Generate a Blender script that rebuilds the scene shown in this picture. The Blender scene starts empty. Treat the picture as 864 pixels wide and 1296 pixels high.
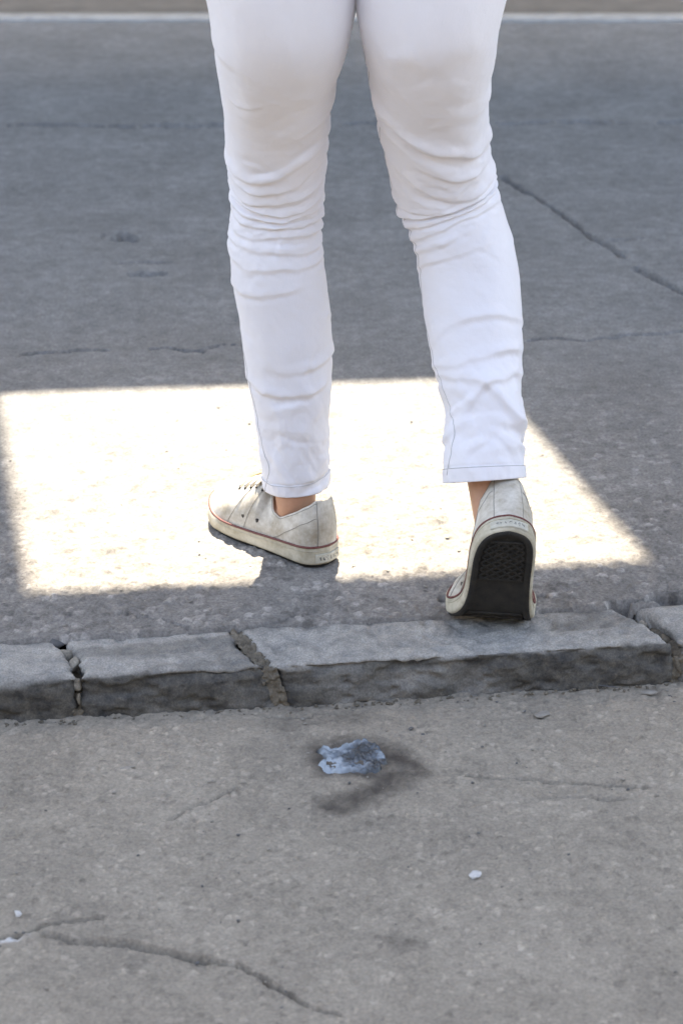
import bpy, bmesh, math, random
import numpy as np
from mathutils import Vector, Matrix

random.seed(7); RNG = np.random.default_rng(11)
SC = bpy.context.scene
COL = SC.collection
rad = math.radians

# ------------------------------------------------------------------ camera
cam = bpy.data.cameras.new('camera'); camo = bpy.data.objects.new('camera', cam); COL.objects.link(camo)
camo.location = (0, -2.65, 1.25); camo.rotation_euler = (rad(90 - 24.0), 0, 0)
cam.sensor_fit = 'VERTICAL'; cam.sensor_height = 36.0; cam.lens = 36.0 * 2900 / 1296
cam.clip_start = 0.05; cam.clip_end = 500
cam.dof.use_dof = True; cam.dof.focus_distance = 2.78; cam.dof.aperture_fstop = 7.1
SC.camera = camo
# ------------------------------------------------------------------ sky, sun, exposure
SUN_EL, SUN_AZ = 58.0, -3.0            # azimuth measured from +Y towards +X
w = bpy.data.worlds.new('World'); SC.world = w; w.use_nodes = True
nt = w.node_tree; bgn = nt.nodes['Background']; sky = nt.nodes.new('ShaderNodeTexSky')
sky.sky_type = 'NISHITA'; sky.sun_disc = False
sky.sun_elevation = rad(SUN_EL); sky.sun_rotation = rad(SUN_AZ); sky.air_density = 1.0; sky.dust_density = 3.0; sky.ozone_density = 0.5
nt.links.new(sky.outputs[0], bgn.inputs[0]); bgn.inputs[1].default_value = 0.15
sl = bpy.data.lights.new('sun', 'SUN'); sl.energy = 3.7; sl.angle = rad(0.53); sl.color = (1.0, 0.96, 0.885)
so = bpy.data.objects.new('sun', sl); COL.objects.link(so)
SDIR = Vector((math.sin(rad(SUN_AZ)) * math.cos(rad(SUN_EL)), math.cos(rad(SUN_AZ)) * math.cos(rad(SUN_EL)), math.sin(rad(SUN_EL))))
so.rotation_euler = SDIR.to_track_quat('Z', 'Y').to_euler(); so.location = (0, 6, 12)
SC.view_settings.view_transform = 'Standard'; SC.view_settings.look = 'None'
SC.view_settings.gamma = 1.0; SC.view_settings.use_curve_mapping = False
SC.view_settings.exposure = 2.52
SC.view_settings.use_white_balance = True; SC.view_settings.white_balance_temperature = 7650; SC.view_settings.white_balance_tint = 10   # camera balanced for open shade

# ------------------------------------------------------------------ measured data (metres, world)
LEFT_ROWS = [[-0.0577, 0.0589, 0.084, 0.0422], [-0.0586, 0.0595, 0.0992, 0.0434], [-0.0596, 0.0601, 0.1143, 0.044], [-0.0606, 0.0607, 0.1294, 0.0446], [-0.0613, 0.0613, 0.1445, 0.0455], [-0.0619, 0.062, 0.1594, 0.0466], [-0.0626, 0.0626, 0.1743, 0.0478], [-0.0633, 0.0632, 0.1892, 0.049], [-0.0639, 0.0638, 0.204, 0.0508], [-0.0645, 0.0644, 0.2187, 0.0525], [-0.0658, 0.065, 0.2334, 0.054], [-0.067, 0.0656, 0.2481, 0.0555], [-0.068, 0.0659, 0.2628, 0.0559], [-0.0689, 0.0656, 0.2776, 0.0564], [-0.0699, 0.0653, 0.2924, 0.0568], [-0.071, 0.065, 0.3071, 0.0572], [-0.0726, 0.0648, 0.3218, 0.0574], [-0.0742, 0.0645, 0.3363, 0.0576], [-0.0758, 0.0642, 0.3509, 0.0578], [-0.0778, 0.0639, 0.3653, 0.0574], [-0.0797, 0.0636, 0.3797, 0.0567], [-0.0808, 0.0634, 0.3941, 0.0566], [-0.0818, 0.0631, 0.4083, 0.0561], [-0.0809, 0.0628, 0.4226, 0.0543], [-0.0801, 0.0625, 0.4367, 0.0542], [-0.0802, 0.0622, 0.4508, 0.0547], [-0.0801, 0.0608, 0.4652, 0.0548], [-0.0781, 0.0524, 0.4815, 0.0562], [-0.0772, 0.044, 0.4976, 0.0569], [-0.0772, 0.0356, 0.5136, 0.0578], [-0.0774, 0.0272, 0.5294, 0.0588], [-0.0771, 0.0188, 0.5452, 0.0596], [-0.0766, 0.0104, 0.5607, 0.0605], [-0.076, 0.002, 0.5762, 0.0614], [-0.0759, -0.0064, 0.5915, 0.0625], [-0.0759, -0.0162, 0.607, 0.0636], [-0.0748, -0.027, 0.6226, 0.0657], [-0.0735, -0.0378, 0.638, 0.0681], [-0.0726, -0.0486, 0.6533, 0.0703], [-0.0714, -0.0595, 0.6685, 0.0727], [-0.0701, -0.0703, 0.6835, 0.0753], [-0.0683, -0.0811, 0.6983, 0.0775], [-0.0663, -0.0919, 0.7129, 0.0796], [-0.0651, -0.1, 0.7269, 0.0811], [-0.0644, -0.105, 0.7366, 0.0819]]
RIGHT_ROWS = [[0.1725, -0.105, 0.1597, 0.0494], [0.1713, -0.1015, 0.1728, 0.0491], [0.1701, -0.0945, 0.1843, 0.0487], [0.1699, -0.0875, 0.1959, 0.0472], [0.1726, -0.0805, 0.2075, 0.0476], [0.1746, -0.0735, 0.2191, 0.0474], [0.1741, -0.0665, 0.2307, 0.0471], [0.1721, -0.0595, 0.2423, 0.0479], [0.1699, -0.0525, 0.254, 0.0497], [0.1676, -0.0455, 0.2656, 0.0516], [0.1658, -0.0385, 0.2773, 0.053], [0.1645, -0.0315, 0.289, 0.0545], [0.1633, -0.0254, 0.3011, 0.0561], [0.1621, -0.0196, 0.3132, 0.0572], [0.1608, -0.0138, 0.3254, 0.0582], [0.1597, -0.0079, 0.3375, 0.0588], [0.1587, -0.0021, 0.3497, 0.0594], [0.1575, 0.0037, 0.3618, 0.0597], [0.1563, 0.0096, 0.374, 0.06], [0.1546, 0.0154, 0.3862, 0.0601], [0.1519, 0.0205, 0.3986, 0.0595], [0.1487, 0.023, 0.4118, 0.0586], [0.1455, 0.0255, 0.425, 0.0573], [0.1409, 0.0279, 0.4382, 0.0576], [0.1353, 0.0304, 0.4513, 0.0592], [0.131, 0.0329, 0.4644, 0.0597], [0.1265, 0.0338, 0.4779, 0.0605], [0.122, 0.0253, 0.4941, 0.0608], [0.1179, 0.0167, 0.5101, 0.0605], [0.1151, 0.0082, 0.5259, 0.0607], [0.1126, -0.0003, 0.5416, 0.0612], [0.1111, -0.0088, 0.5572, 0.0626], [0.109, -0.0173, 0.5726, 0.0633], [0.107, -0.0259, 0.5879, 0.0641], [0.1053, -0.0344, 0.6031, 0.0654], [0.1039, -0.0433, 0.6182, 0.0667], [0.1027, -0.0522, 0.6332, 0.0679], [0.1018, -0.0611, 0.648, 0.0692], [0.1009, -0.07, 0.6627, 0.0704], [0.1, -0.0789, 0.6773, 0.073], [0.0994, -0.0878, 0.6917, 0.076], [0.0976, -0.0967, 0.706, 0.0773], [0.0958, -0.1052, 0.7201, 0.0793], [0.0956, -0.1087, 0.7331, 0.081], [0.0955, -0.11, 0.7376, 0.0815]]
LEFT_FOLDS = [(3.2, 5, [(1.053, 0.5108), (0.643, 0.4957), (0.204, 0.478), (-0.27, 0.4615), (-0.801, 0.4564), (-1.12, 0.4577)]), (-2.0, 5, [(0.82, 0.5183), (0.454, 0.502), (-0.078, 0.4806), (-0.632, 0.4704)]), (2.5, 4, [(1.069, 0.4755), (0.715, 0.4666), (0.157, 0.4475), (-0.335, 0.4411), (-1.106, 0.4398)]), (2.6, 4, [(-1.137, 0.4217), (-0.691, 0.4165), (-0.1, 0.4243), (0.483, 0.4346), (1.104, 0.4398)]), (2.8, 3.5, [(1.125, 0.4165), (0.662, 0.4087), (-0.012, 0.4035), (-0.559, 0.4074), (-1.119, 0.4035)]), (-2.0, 3, [(0.817, 0.4243), (0.317, 0.4178), (-0.272, 0.4126)]), (2.6, 3.5, [(-1.158, 0.3865), (-0.596, 0.3838), (0.013, 0.3891), (0.609, 0.393), (1.162, 0.3851)]), (-2.2, 3, [(-0.862, 0.3944), (-0.344, 0.3944), (0.162, 0.3983)]), (3.0, 4, [(1.114, 0.3681), (0.636, 0.3681), (0.018, 0.3722), (-0.513, 0.3681), (-1.131, 0.3681)]), (-2.2, 3, [(0.812, 0.3763), (0.283, 0.3794), (-0.246, 0.3763)]), (2.8, 4, [(-1.187, 0.3519), (-0.528, 0.3489), (0.101, 0.354), (0.728, 0.3509), (1.126, 0.3469)]), (2.4, 4, [(1.117, 0.3286), (0.643, 0.3255), (0.042, 0.3296), (-0.585, 0.3357), (-1.072, 0.3337)]), (-2.0, 3.5, [(0.831, 0.3377), (0.292, 0.3398), (-0.344, 0.3428)]), (2.0, 5, [(-1.099, 0.3174), (-0.588, 0.3112), (0.012, 0.3092), (0.612, 0.3071), (1.077, 0.3071)]), (1.6, 4, [(0.053, 0.365), (0.155, 0.3499), (0.06, 0.3296), (0.101, 0.3112)]), (1.2, 5, [(-0.895, 0.2833), (-0.226, 0.2781), (0.814, 0.2833)]), (2.0, 5, [(-0.678, 0.1835), (-0.249, 0.174), (0.283, 0.1719), (1.001, 0.1771)]), (2.2, 5, [(-0.872, 0.154), (-0.594, 0.1435), (-0.138, 0.1371), (0.431, 0.1382), (0.958, 0.1487)]), (-1.6, 6, [(-0.724, 0.1308), (-0.154, 0.1255), (0.622, 0.1308)]), (1.8, 6, [(-0.715, 0.0969), (-0.216, 0.0831), (0.421, 0.0778), (0.965, 0.0692)]), (-1.8, 5, [(-0.419, 0.0884), (0.094, 0.0724), (0.745, 0.0745)]), (2.2, 6, [(-0.609, 0.0477), (-0.354, 0.0283), (-0.103, 0.0131)]), (2.2, 5, [(-0.204, 0.0098), (0.258, 0.0196), (1.032, 0.0283)]), (-2.0, 5, [(-0.248, 0.0), (0.364, 0.0098), (0.953, 0.0152)]), (2.0, 6, [(0.571, 0.0294), (0.861, 0.0456), (1.085, 0.0563)]), (1.4, 8, [(-1.02, 0.0991), (-0.841, 0.0724), (-0.955, 0.0456)]), (-1.5, 8, [(-0.457, 0.1203), (-0.397, 0.0778), (-0.479, 0.0563)]), (1.6, 15.299999999999999, [(-0.629, 0.6668), (-0.401, 0.6141), (-0.448, 0.5604)]), (-1.4, 11.9, [(0.572, 0.6273), (0.254, 0.5806), (-0.28, 0.5468)]), (1.6, 11.9, [(1.008, 0.5739), (0.575, 0.5536), (0.004, 0.5336), (-0.59, 0.527)]), (1.5, 10.2, [(-0.951, 0.6537), (-0.629, 0.6668), (-0.175, 0.6603)]), (-1.2, 15.299999999999999, [(-0.087, 0.6074), (0.446, 0.5873), (0.893, 0.594)])]
RIGHT_FOLDS = [(4.0, 6, [(-1.088, 0.5501), (-0.757, 0.5252), (-0.444, 0.5051), (-0.044, 0.4876), (0.361, 0.4751), (0.726, 0.4574), (1.14, 0.4396)]), (-2.6, 6, [(-0.91, 0.5152), (-0.472, 0.4876), (0.143, 0.4625), (0.717, 0.4422)]), (3.4, 6, [(-1.047, 0.4675), (-0.704, 0.4422), (-0.307, 0.4191), (0.221, 0.4009), (0.66, 0.3904), (1.079, 0.3851)]), (-2.4, 5, [(-0.812, 0.4268), (-0.243, 0.4035), (0.434, 0.3931)]), (2.4, 5, [(-0.686, 0.4876), (-0.303, 0.4587), (0.268, 0.4371), (0.719, 0.4268), (1.096, 0.4191)]), (4.4, 4, [(-1.143, 0.3499), (-0.867, 0.356), (-0.448, 0.3664), (0.068, 0.3758), (0.518, 0.3798), (1.036, 0.3705)]), (-3.0, 3, [(-1.003, 0.3469), (-0.483, 0.357), (0.085, 0.3664), (0.598, 0.3705), (0.915, 0.3611)]), (3.0, 4, [(-1.091, 0.3338), (-0.717, 0.3408), (-0.195, 0.3489), (0.386, 0.354), (1.042, 0.3519)]), (-2.0, 3, [(-0.936, 0.3298), (-0.411, 0.3378), (0.174, 0.3428)]), (2.6, 4, [(-1.066, 0.3143), (-0.661, 0.3236), (-0.12, 0.3318), (0.462, 0.3358), (1.087, 0.3318)]), (-1.8, 4, [(-0.942, 0.3072), (-0.477, 0.3153), (0.224, 0.3215)]), (2.4, 5, [(-1.044, 0.2952), (-0.625, 0.3041), (-0.086, 0.3112), (0.507, 0.3132)]), (1.8, 5, [(-1.005, 0.2715), (-0.621, 0.2814), (0.053, 0.2873), (0.709, 0.2873)]), (2.0, 5, [(-1.067, 0.3851), (-0.707, 0.3772), (-0.225, 0.3812), (0.364, 0.3957)]), (1.6, 5, [(-0.895, 0.1746), (-0.661, 0.1872), (-0.15, 0.194), (0.426, 0.194), (1.031, 0.1862)]), (2.4, 5, [(-1.041, 0.1475), (-0.531, 0.1397), (-0.077, 0.1416), (0.555, 0.1495), (1.029, 0.1533)]), (-1.8, 6, [(-0.855, 0.1259), (-0.428, 0.1181), (0.061, 0.124)]), (3.2, 5, [(-1.004, 0.1338), (-0.495, 0.124), (-0.061, 0.1102), (0.261, 0.0944), (0.71, 0.0701), (1.104, 0.0574)]), (3.2, 5, [(1.138, 0.1259), (0.704, 0.12), (0.17, 0.1102), (-0.24, 0.0944), (-0.551, 0.0749), (-0.666, 0.0574)]), (-3.0, 7, [(0.386, 0.1043), (0.787, 0.1122), (0.967, 0.0994), (0.78, 0.0846)]), (3.4, 6, [(0.056, 0.0652), (0.515, 0.0672), (0.895, 0.0603), (1.137, 0.0475)]), (-3.0, 5, [(0.095, 0.0583), (0.541, 0.0574), (0.887, 0.0456)]), (3.2, 5, [(-0.045, 0.0652), (0.191, 0.0535), (0.514, 0.0397), (0.772, 0.0242)]), (2.6, 6, [(-1.02, 0.0456), (-0.691, 0.0535), (-0.274, 0.0603), (0.079, 0.0642)]), (-2.4, 5, [(-0.793, 0.0339), (-0.411, 0.0436), (0.0, 0.0505)]), (2.0, 4, [(-0.59, 0.0281), (-0.196, 0.0358), (0.084, 0.0456)]), (-1.8, 5, [(0.194, 0.0281), (0.577, 0.0242), (0.85, 0.0164)]), (-2.2, 6, [(-0.866, 0.0895), (-0.417, 0.0994), (-0.102, 0.1043)]), (-2.0, 5, [(-0.577, 0.0603), (-0.306, 0.0749), (0.111, 0.0778), (0.508, 0.0701)]), (1.8, 13.6, [(-0.822, 0.6255), (-0.457, 0.6395), (0.095, 0.6374), (0.743, 0.6491)]), (-1.6, 11.9, [(-0.79, 0.6374), (-0.341, 0.6491), (0.308, 0.651)]), (1.8, 11.9, [(0.676, 0.5893), (0.893, 0.571), (1.054, 0.5746)]), (1.6, 11.9, [(0.324, 0.5525), (0.73, 0.5277), (1.073, 0.5215)]), (1.3, 15.299999999999999, [(-0.296, 0.5893), (-0.001, 0.5525), (0.591, 0.5401)])]
LEFT_SEAM = [(-1.144, 0.3448), (-1.018, 0.2989), (-0.993, 0.2625), (-0.981, 0.2258), (-0.959, 0.1941), (-0.936, 0.1782), (-0.914, 0.1624), (-0.919, 0.1361), (-0.909, 0.115), (-0.869, 0.0938), (-0.819, 0.0724), (-0.797, 0.0542), (-0.692, 0.0412), (-0.7, 0.0283), (-0.825, 0.0152), (-0.908, 0.0044), (-0.878, 0.0), (-0.887, 0.0)]
RIGHT_SEAM = [(-1.019, 0.6315), (-0.988, 0.6075), (-0.986, 0.5648), (-0.981, 0.5215), (-0.979, 0.4587), (-0.972, 0.3983), (-0.978, 0.356), (-0.941, 0.3378), (-0.957, 0.3174), (-0.947, 0.2942), (-0.976, 0.2647), (-1.003, 0.2113), (-0.981, 0.163), (-0.932, 0.1289), (-0.921, 0.1043), (-0.878, 0.0749), (-0.726, 0.0574), (-0.788, 0.031), (-0.894, 0.0087)]
LEFT_INSEAM = [(1.013, 0.6816), (1.007, 0.6405), (1.008, 0.5739), (0.997, 0.5207)]
ROAD_CRACKS = [(0.013, 0.02, [[0.3212, 1.7909], [0.3463, 1.7228], [0.3769, 1.6566], [0.4047, 1.5868], [0.4257, 1.519], [0.4443, 1.4481], [0.4633, 1.3891], [0.4837, 1.3362], [0.5037, 1.2845]]), (0.01, 0.018, [[0.5205, 1.2114], [0.5384, 1.1758], [0.5592, 1.1233], [0.5979, 1.0304]]), (0.006, 0.006, [[0.4623, 1.3793], [0.5022, 1.3745], [0.5501, 1.3891], [0.581, 1.3697]]), (0.02, 0.022, [[-0.7851, 2.1881], [-0.6361, 2.2218], [-0.4804, 2.2016], [-0.2938, 2.2151], [-0.0205, 2.2151], [0.0822, 2.2286], [0.3557, 2.2218], [0.4943, 2.2423], [0.6301, 2.2286], [0.8043, 2.2491]]), (0.008, 0.012, [[-0.5094, 0.7669], [-0.4799, 0.7815], [-0.4485, 0.7815], [-0.4123, 0.7962], [-0.3741, 0.7925]]), (0.008, 0.012, [[-0.3029, 0.7999], [-0.2741, 0.8036], [-0.2482, 0.7925], [-0.219, 0.7888]]), (0.008, 0.012, [[-0.2148, 0.8036], [-0.1864, 0.8184], [-0.1544, 0.811]]), (0.007, 0.01, [[0.2902, 0.8334], [0.3423, 0.8485], [0.392, 0.8334], [0.4586, 0.8599], [0.5103, 0.8637], [0.5777, 0.8867]]), (0.03, 0.024, [[-0.4023, 1.4037], [-0.3801, 1.3988], [-0.3631, 1.4037]]), (0.022, 0.02, [[-0.3482, 1.1802], [-0.3272, 1.1758], [-0.3123, 1.1802]]), (0.012, 0.012, [[-0.4093, 1.2431], [-0.3676, 1.2477], [-0.2972, 1.2431]]), (0.006, 0.008, [[-0.2717, -0.148], [-0.2502, -0.1523], [-0.2271, -0.1652], [-0.2046, -0.1715], [-0.1827, -0.1863]]), (0.005, 0.006, [[-0.1253, -0.1926], [-0.0974, -0.1758], [-0.0689, -0.1694], [-0.0577, -0.1545]]), (0.016, 0.03, [[0.3333, -0.1307], [0.3532, -0.1176], [0.373, -0.1154], [0.3938, -0.1043], [0.428, -0.1043]]), (0.012, 0.02, [[0.334, -0.1242], [0.352, -0.1285], [0.3599, -0.1437]]), (0.008, 0.006, [[0.1248, -0.111], [0.1644, -0.0999], [0.2521, -0.1043]])]
PAVE_CRACKS = [(0.004, 0.009, [[-0.3522, -0.7573], [-0.3297, -0.7506], [-0.3111, -0.7438], [-0.2969, -0.7314], [-0.2819, -0.7245], [-0.2585, -0.7217], [-0.2377, -0.7162]]), (0.0042, 0.009, [[-0.1597, -0.7814], [-0.1308, -0.7893], [-0.1011, -0.7998], [-0.0775, -0.8204], [-0.0542, -0.8433], [-0.0276, -0.8669], [-0.003, -0.8804]]), (0.009, 0.006, [[-0.2915, -0.7438], [-0.2587, -0.7573], [-0.2195, -0.76], [-0.1794, -0.7761], [-0.1308, -0.7893]]), (0.0032, 0.005, [[0.1388, -0.4424], [0.1826, -0.4442], [0.2261, -0.4493], [0.2607, -0.4544], [0.2947, -0.4629], [0.3336, -0.4662]]), (0.004, 0.003, [[-0.1847, -0.5288], [-0.1565, -0.5012], [-0.1358, -0.4847], [-0.1149, -0.4679]]), (0.004, 0.003, [[0.2229, -0.488], [0.2665, -0.4847], [0.309, -0.4913]]), (0.003, 0.004, [[-0.0802, -0.3057], [-0.0553, -0.3076], [-0.0341, -0.3019]])]
STAIN_POLYS = [[[-0.0431, -0.3775], [-0.0272, -0.3576], [0.0073, -0.3467], [0.0435, -0.354], [0.0791, -0.3775], [0.1006, -0.406], [0.1003, -0.4373], [0.0768, -0.4595], [0.0571, -0.4847], [0.0343, -0.5061], [0.0068, -0.524], [-0.0256, -0.5272], [-0.0403, -0.511], [-0.032, -0.4847], [-0.0017, -0.4713], [0.0262, -0.4544], [0.007, -0.4476], [-0.0352, -0.4407]], [[0.0337, -0.7465], [0.0533, -0.741], [0.0804, -0.7519], [0.0839, -0.7654], [0.0643, -0.7734], [0.0412, -0.7654]], [[-0.0843, -0.3207], [-0.048, -0.3019], [0.0074, -0.3], [0.0627, -0.3019], [0.0671, -0.3151], [0.0073, -0.3263], [-0.0475, -0.3338]]]
SPLAT = [[-0.0296, -0.3847], [-0.0189, -0.3757], [-0.0045, -0.3793], [0.0081, -0.3667], [0.0271, -0.3613], [0.0442, -0.3703], [0.0483, -0.39], [0.0524, -0.413], [0.0441, -0.4321], [0.0229, -0.439], [0.0079, -0.4321], [-0.007, -0.4356], [-0.0229, -0.4321], [-0.0292, -0.4182], [-0.0205, -0.4042]]
LOW = -0.055                                  # level of the near pavement; the street surface is z = 0
KO = np.array([0, -0.165]); KD = np.array([1, 0.127]); KD = KD / np.linalg.norm(KD); KN = np.array([-KD[1], KD[0]])
def kerb_xy(u, v): return KO[0] + u * KD[0] + v * KN[0], KO[1] + u * KD[1] + v * KN[1]

# ------------------------------------------------------------------ helpers
def smooth(o):
    o.data.polygons.foreach_set('use_smooth', np.ones(len(o.data.polygons), bool)); return o
def link(name, me, mat=None, parent=None):
    o = bpy.data.objects.new(name, me); COL.objects.link(o)
    if mat: me.materials.append(mat)
    if parent: o.parent = parent
    return o
def empty(name, loc=(0, 0, 0)):
    o = bpy.data.objects.new(name, None); COL.objects.link(o); o.location = loc; o.empty_display_size = .1; return o
def tag(o, label, cat, group=None):
    o['label'] = label; o['category'] = cat
    if group: o['group'] = group
    return o
def grid_mesh(name, P, wrap_u=False, wrap_v=False, attrs=None):
    """P: (rows, cols, 3) array -> quad mesh."""
    n, m = P.shape[:2]
    idx = np.arange(n * m).reshape(n, m)
    a = idx
    if wrap_u: a = np.vstack([a, a[:1]])
    if wrap_v: a = np.hstack([a, a[:, :1]])
    q = np.stack([a[:-1, :-1], a[:-1, 1:], a[1:, 1:], a[1:, :-1]], -1).reshape(-1, 4)
    me = bpy.data.meshes.new(name)
    me.vertices.add(n * m); me.vertices.foreach_set('co', P.reshape(-1).astype(np.float32))
    me.loops.add(q.size); me.loops.foreach_set('vertex_index', q.reshape(-1).astype(np.int32))
    me.polygons.add(len(q)); me.polygons.foreach_set('loop_start', np.arange(0, q.size, 4, dtype=np.int32))
    me.update(calc_edges=True); me.validate()
    for k, v in (attrs or {}).items():
        at = me.attributes.new(k, 'FLOAT', 'POINT'); at.data.foreach_set('value', v.reshape(-1).astype(np.float32))
    me.polygons.foreach_set('use_smooth', np.ones(len(me.polygons), bool))
    return me
def pydata(name, V, Fc, sm=True):
    me = bpy.data.meshes.new(name); me.from_pydata([tuple(v) for v in V], [], Fc); me.update()
    if sm: me.polygons.foreach_set('use_smooth', np.ones(len(me.polygons), bool))
    return me
def tube_data(path, r, n=6, taper=None):
    path = [Vector(p) for p in path]; V = []; Fc = []
    up = Vector((0.13, 0.21, 1)).normalized()
    for i, p in enumerate(path):
        t = (path[min(i + 1, len(path) - 1)] - path[max(i - 1, 0)]).normalized()
        a = t.cross(up)
        if a.length < 1e-4: a = t.cross(Vector((1, 0, 0)))
        a.normalize(); b = t.cross(a).normalized()
        rr = r if taper is None else r * taper[i]
        for k in range(n):
            th = 2 * math.pi * k / n; V.append(p + a * rr * math.cos(th) + b * rr * math.sin(th))
    for i in range(len(path) - 1):
        for k in range(n):
            k2 = (k + 1) % n; Fc.append((i * n + k, i * n + k2, (i + 1) * n + k2, (i + 1) * n + k))
    Fc.append(tuple(range(n))[::-1]); L = (len(path) - 1) * n; Fc.append(tuple(range(L, L + n)))
    return V, Fc
def merge(lists):
    V = []; Fc = []
    for v, f in lists:
        o = len(V); V += list(v); Fc += [tuple(i + o for i in q) for q in f]
    return V, Fc
def box_data(x0, x1, y0, y1, z0, z1):
    V = [Vector(p) for p in ((x0,y0,z0),(x1,y0,z0),(x1,y1,z0),(x0,y1,z0),(x0,y0,z1),(x1,y0,z1),(x1,y1,z1),(x0,y1,z1))]
    return V, [(0,3,2,1),(4,5,6,7),(0,1,5,4),(1,2,6,5),(2,3,7,6),(3,0,4,7)]

# numpy noise
def _h(ix, iy, s):
    n = (ix.astype(np.int64) * 374761393 + iy.astype(np.int64) * 668265263 + s * 982451653) & 0x7fffffff
    n = ((n ^ (n >> 13)) * 1274126177) & 0x7fffffff
    return ((n ^ (n >> 16)) & 0xffffff) / float(0xffffff)
def vnoise(x, y, s=0):
    ix = np.floor(x); iy = np.floor(y); fx = x - ix; fy = y - iy
    fx = fx * fx * (3 - 2 * fx); fy = fy * fy * (3 - 2 * fy)
    a = _h(ix, iy, s); b = _h(ix + 1, iy, s); c = _h(ix, iy + 1, s); d = _h(ix + 1, iy + 1, s)
    return (a + (b - a) * fx) * (1 - fy) + (c + (d - c) * fx) * fy - 0.5
def fbm(x, y, s=0, o=4):
    r = 0; a = 1.0
    for k in range(o): r = r + a * vnoise(x * 2 ** k + 17.3 * k, y * 2 ** k - 9.1 * k, s + k); a *= .5
    return r
def worley(x, y, s=0):
    ix = np.floor(x); iy = np.floor(y); f1 = np.full(x.shape, 9.); f2 = np.full(x.shape, 9.); idr = np.zeros(x.shape)
    for dx in (-1, 0, 1):
        for dy in (-1, 0, 1):
            cx = ix + dx; cy = iy + dy
            px = cx + .1 + .8 * _h(cx, cy, s); py = cy + .1 + .8 * _h(cx, cy, s + 5)
            d = np.hypot(x - px, y - py); rr = _h(cx, cy, s + 9)
            c = d < f1
            f2 = np.where(c, f1, np.minimum(f2, d)); idr = np.where(c, rr, idr); f1 = np.where(c, d, f1)
    return f1, f2, idr
def sstep(a, b, x):
    t = np.clip((x - a) / (b - a), 0, 1); return t * t * (3 - 2 * t)
def polydist(X, Y, poly):
    d = np.full(X.shape, 1e9)
    for (x0, y0), (x1, y1) in zip(poly[:-1], poly[1:]):
        ex, ey = x1 - x0, y1 - y0; L = ex * ex + ey * ey + 1e-12
        t = np.clip(((X - x0) * ex + (Y - y0) * ey) / L, 0, 1)
        d = np.minimum(d, np.hypot(X - x0 - t * ex, Y - y0 - t * ey))
    return d
def inside(X, Y, poly):
    r = np.zeros(X.shape, bool); n = len(poly)
    for i in range(n):
        x0, y0 = poly[i]; x1, y1 = poly[(i + 1) % n]
        c = ((y0 > Y) != (y1 > Y)) & (X < (x1 - x0) * (Y - y0) / (y1 - y0 + 1e-12) + x0); r ^= c
    return r

# ------------------------------------------------------------------ materials
def new_mat(name):
    m = bpy.data.materials.new(name); m.use_nodes = True; n = m.node_tree
    return m, n, n.nodes['Principled BSDF']
def N(nt, t, **kw):
    n = nt.nodes.new(t)
    for k, v in kw.items():
        if k in n.inputs: n.inputs[k].default_value = v
        else: setattr(n, k, v)
    return n
def ramp(nt, src, stops):
    r = nt.nodes.new('ShaderNodeValToRGB'); nt.links.new(src, r.inputs[0])
    e = r.color_ramp.elements
    while len(e) < len(stops): e.new(.5)
    for q, (p, c) in zip(e, stops): q.position = p; q.color = (*c, 1) if len(c) == 3 else c
    return r.outputs[0]
def noise(nt, co, scale, detail=6, rough=.6, vec=None):
    n = N(nt, 'ShaderNodeTexNoise'); n.inputs['Scale'].default_value = scale; n.inputs['Detail'].default_value = detail; n.inputs['Roughness'].default_value = rough
    nt.links.new(co, n.inputs['Vector']); return n.outputs['Fac']
def mix(nt, fac, a, b, mode='MIX'):
    m = N(nt, 'ShaderNodeMix', data_type='RGBA', blend_type=mode)
    for s, v in ((0, fac), (6, a), (7, b)):
        if hasattr(v, 'links') or hasattr(v, 'is_linked'): nt.links.new(v, m.inputs[s])
        else: m.inputs[s].default_value = (*v, 1) if isinstance(v, tuple) and len(v) == 3 else v
    return m.outputs[2]
def bump(nt, h, bsdf, strength, dist):
    b = N(nt, 'ShaderNodeBump'); b.inputs['Strength'].default_value = strength; b.inputs['Distance'].default_value = dist
    nt.links.new(h, b.inputs['Height']); nt.links.new(b.outputs[0], bsdf.inputs['Normal']); return b
def co_out(nt, kind='Object'): return nt.nodes.new('ShaderNodeTexCoord').outputs[kind]

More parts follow.
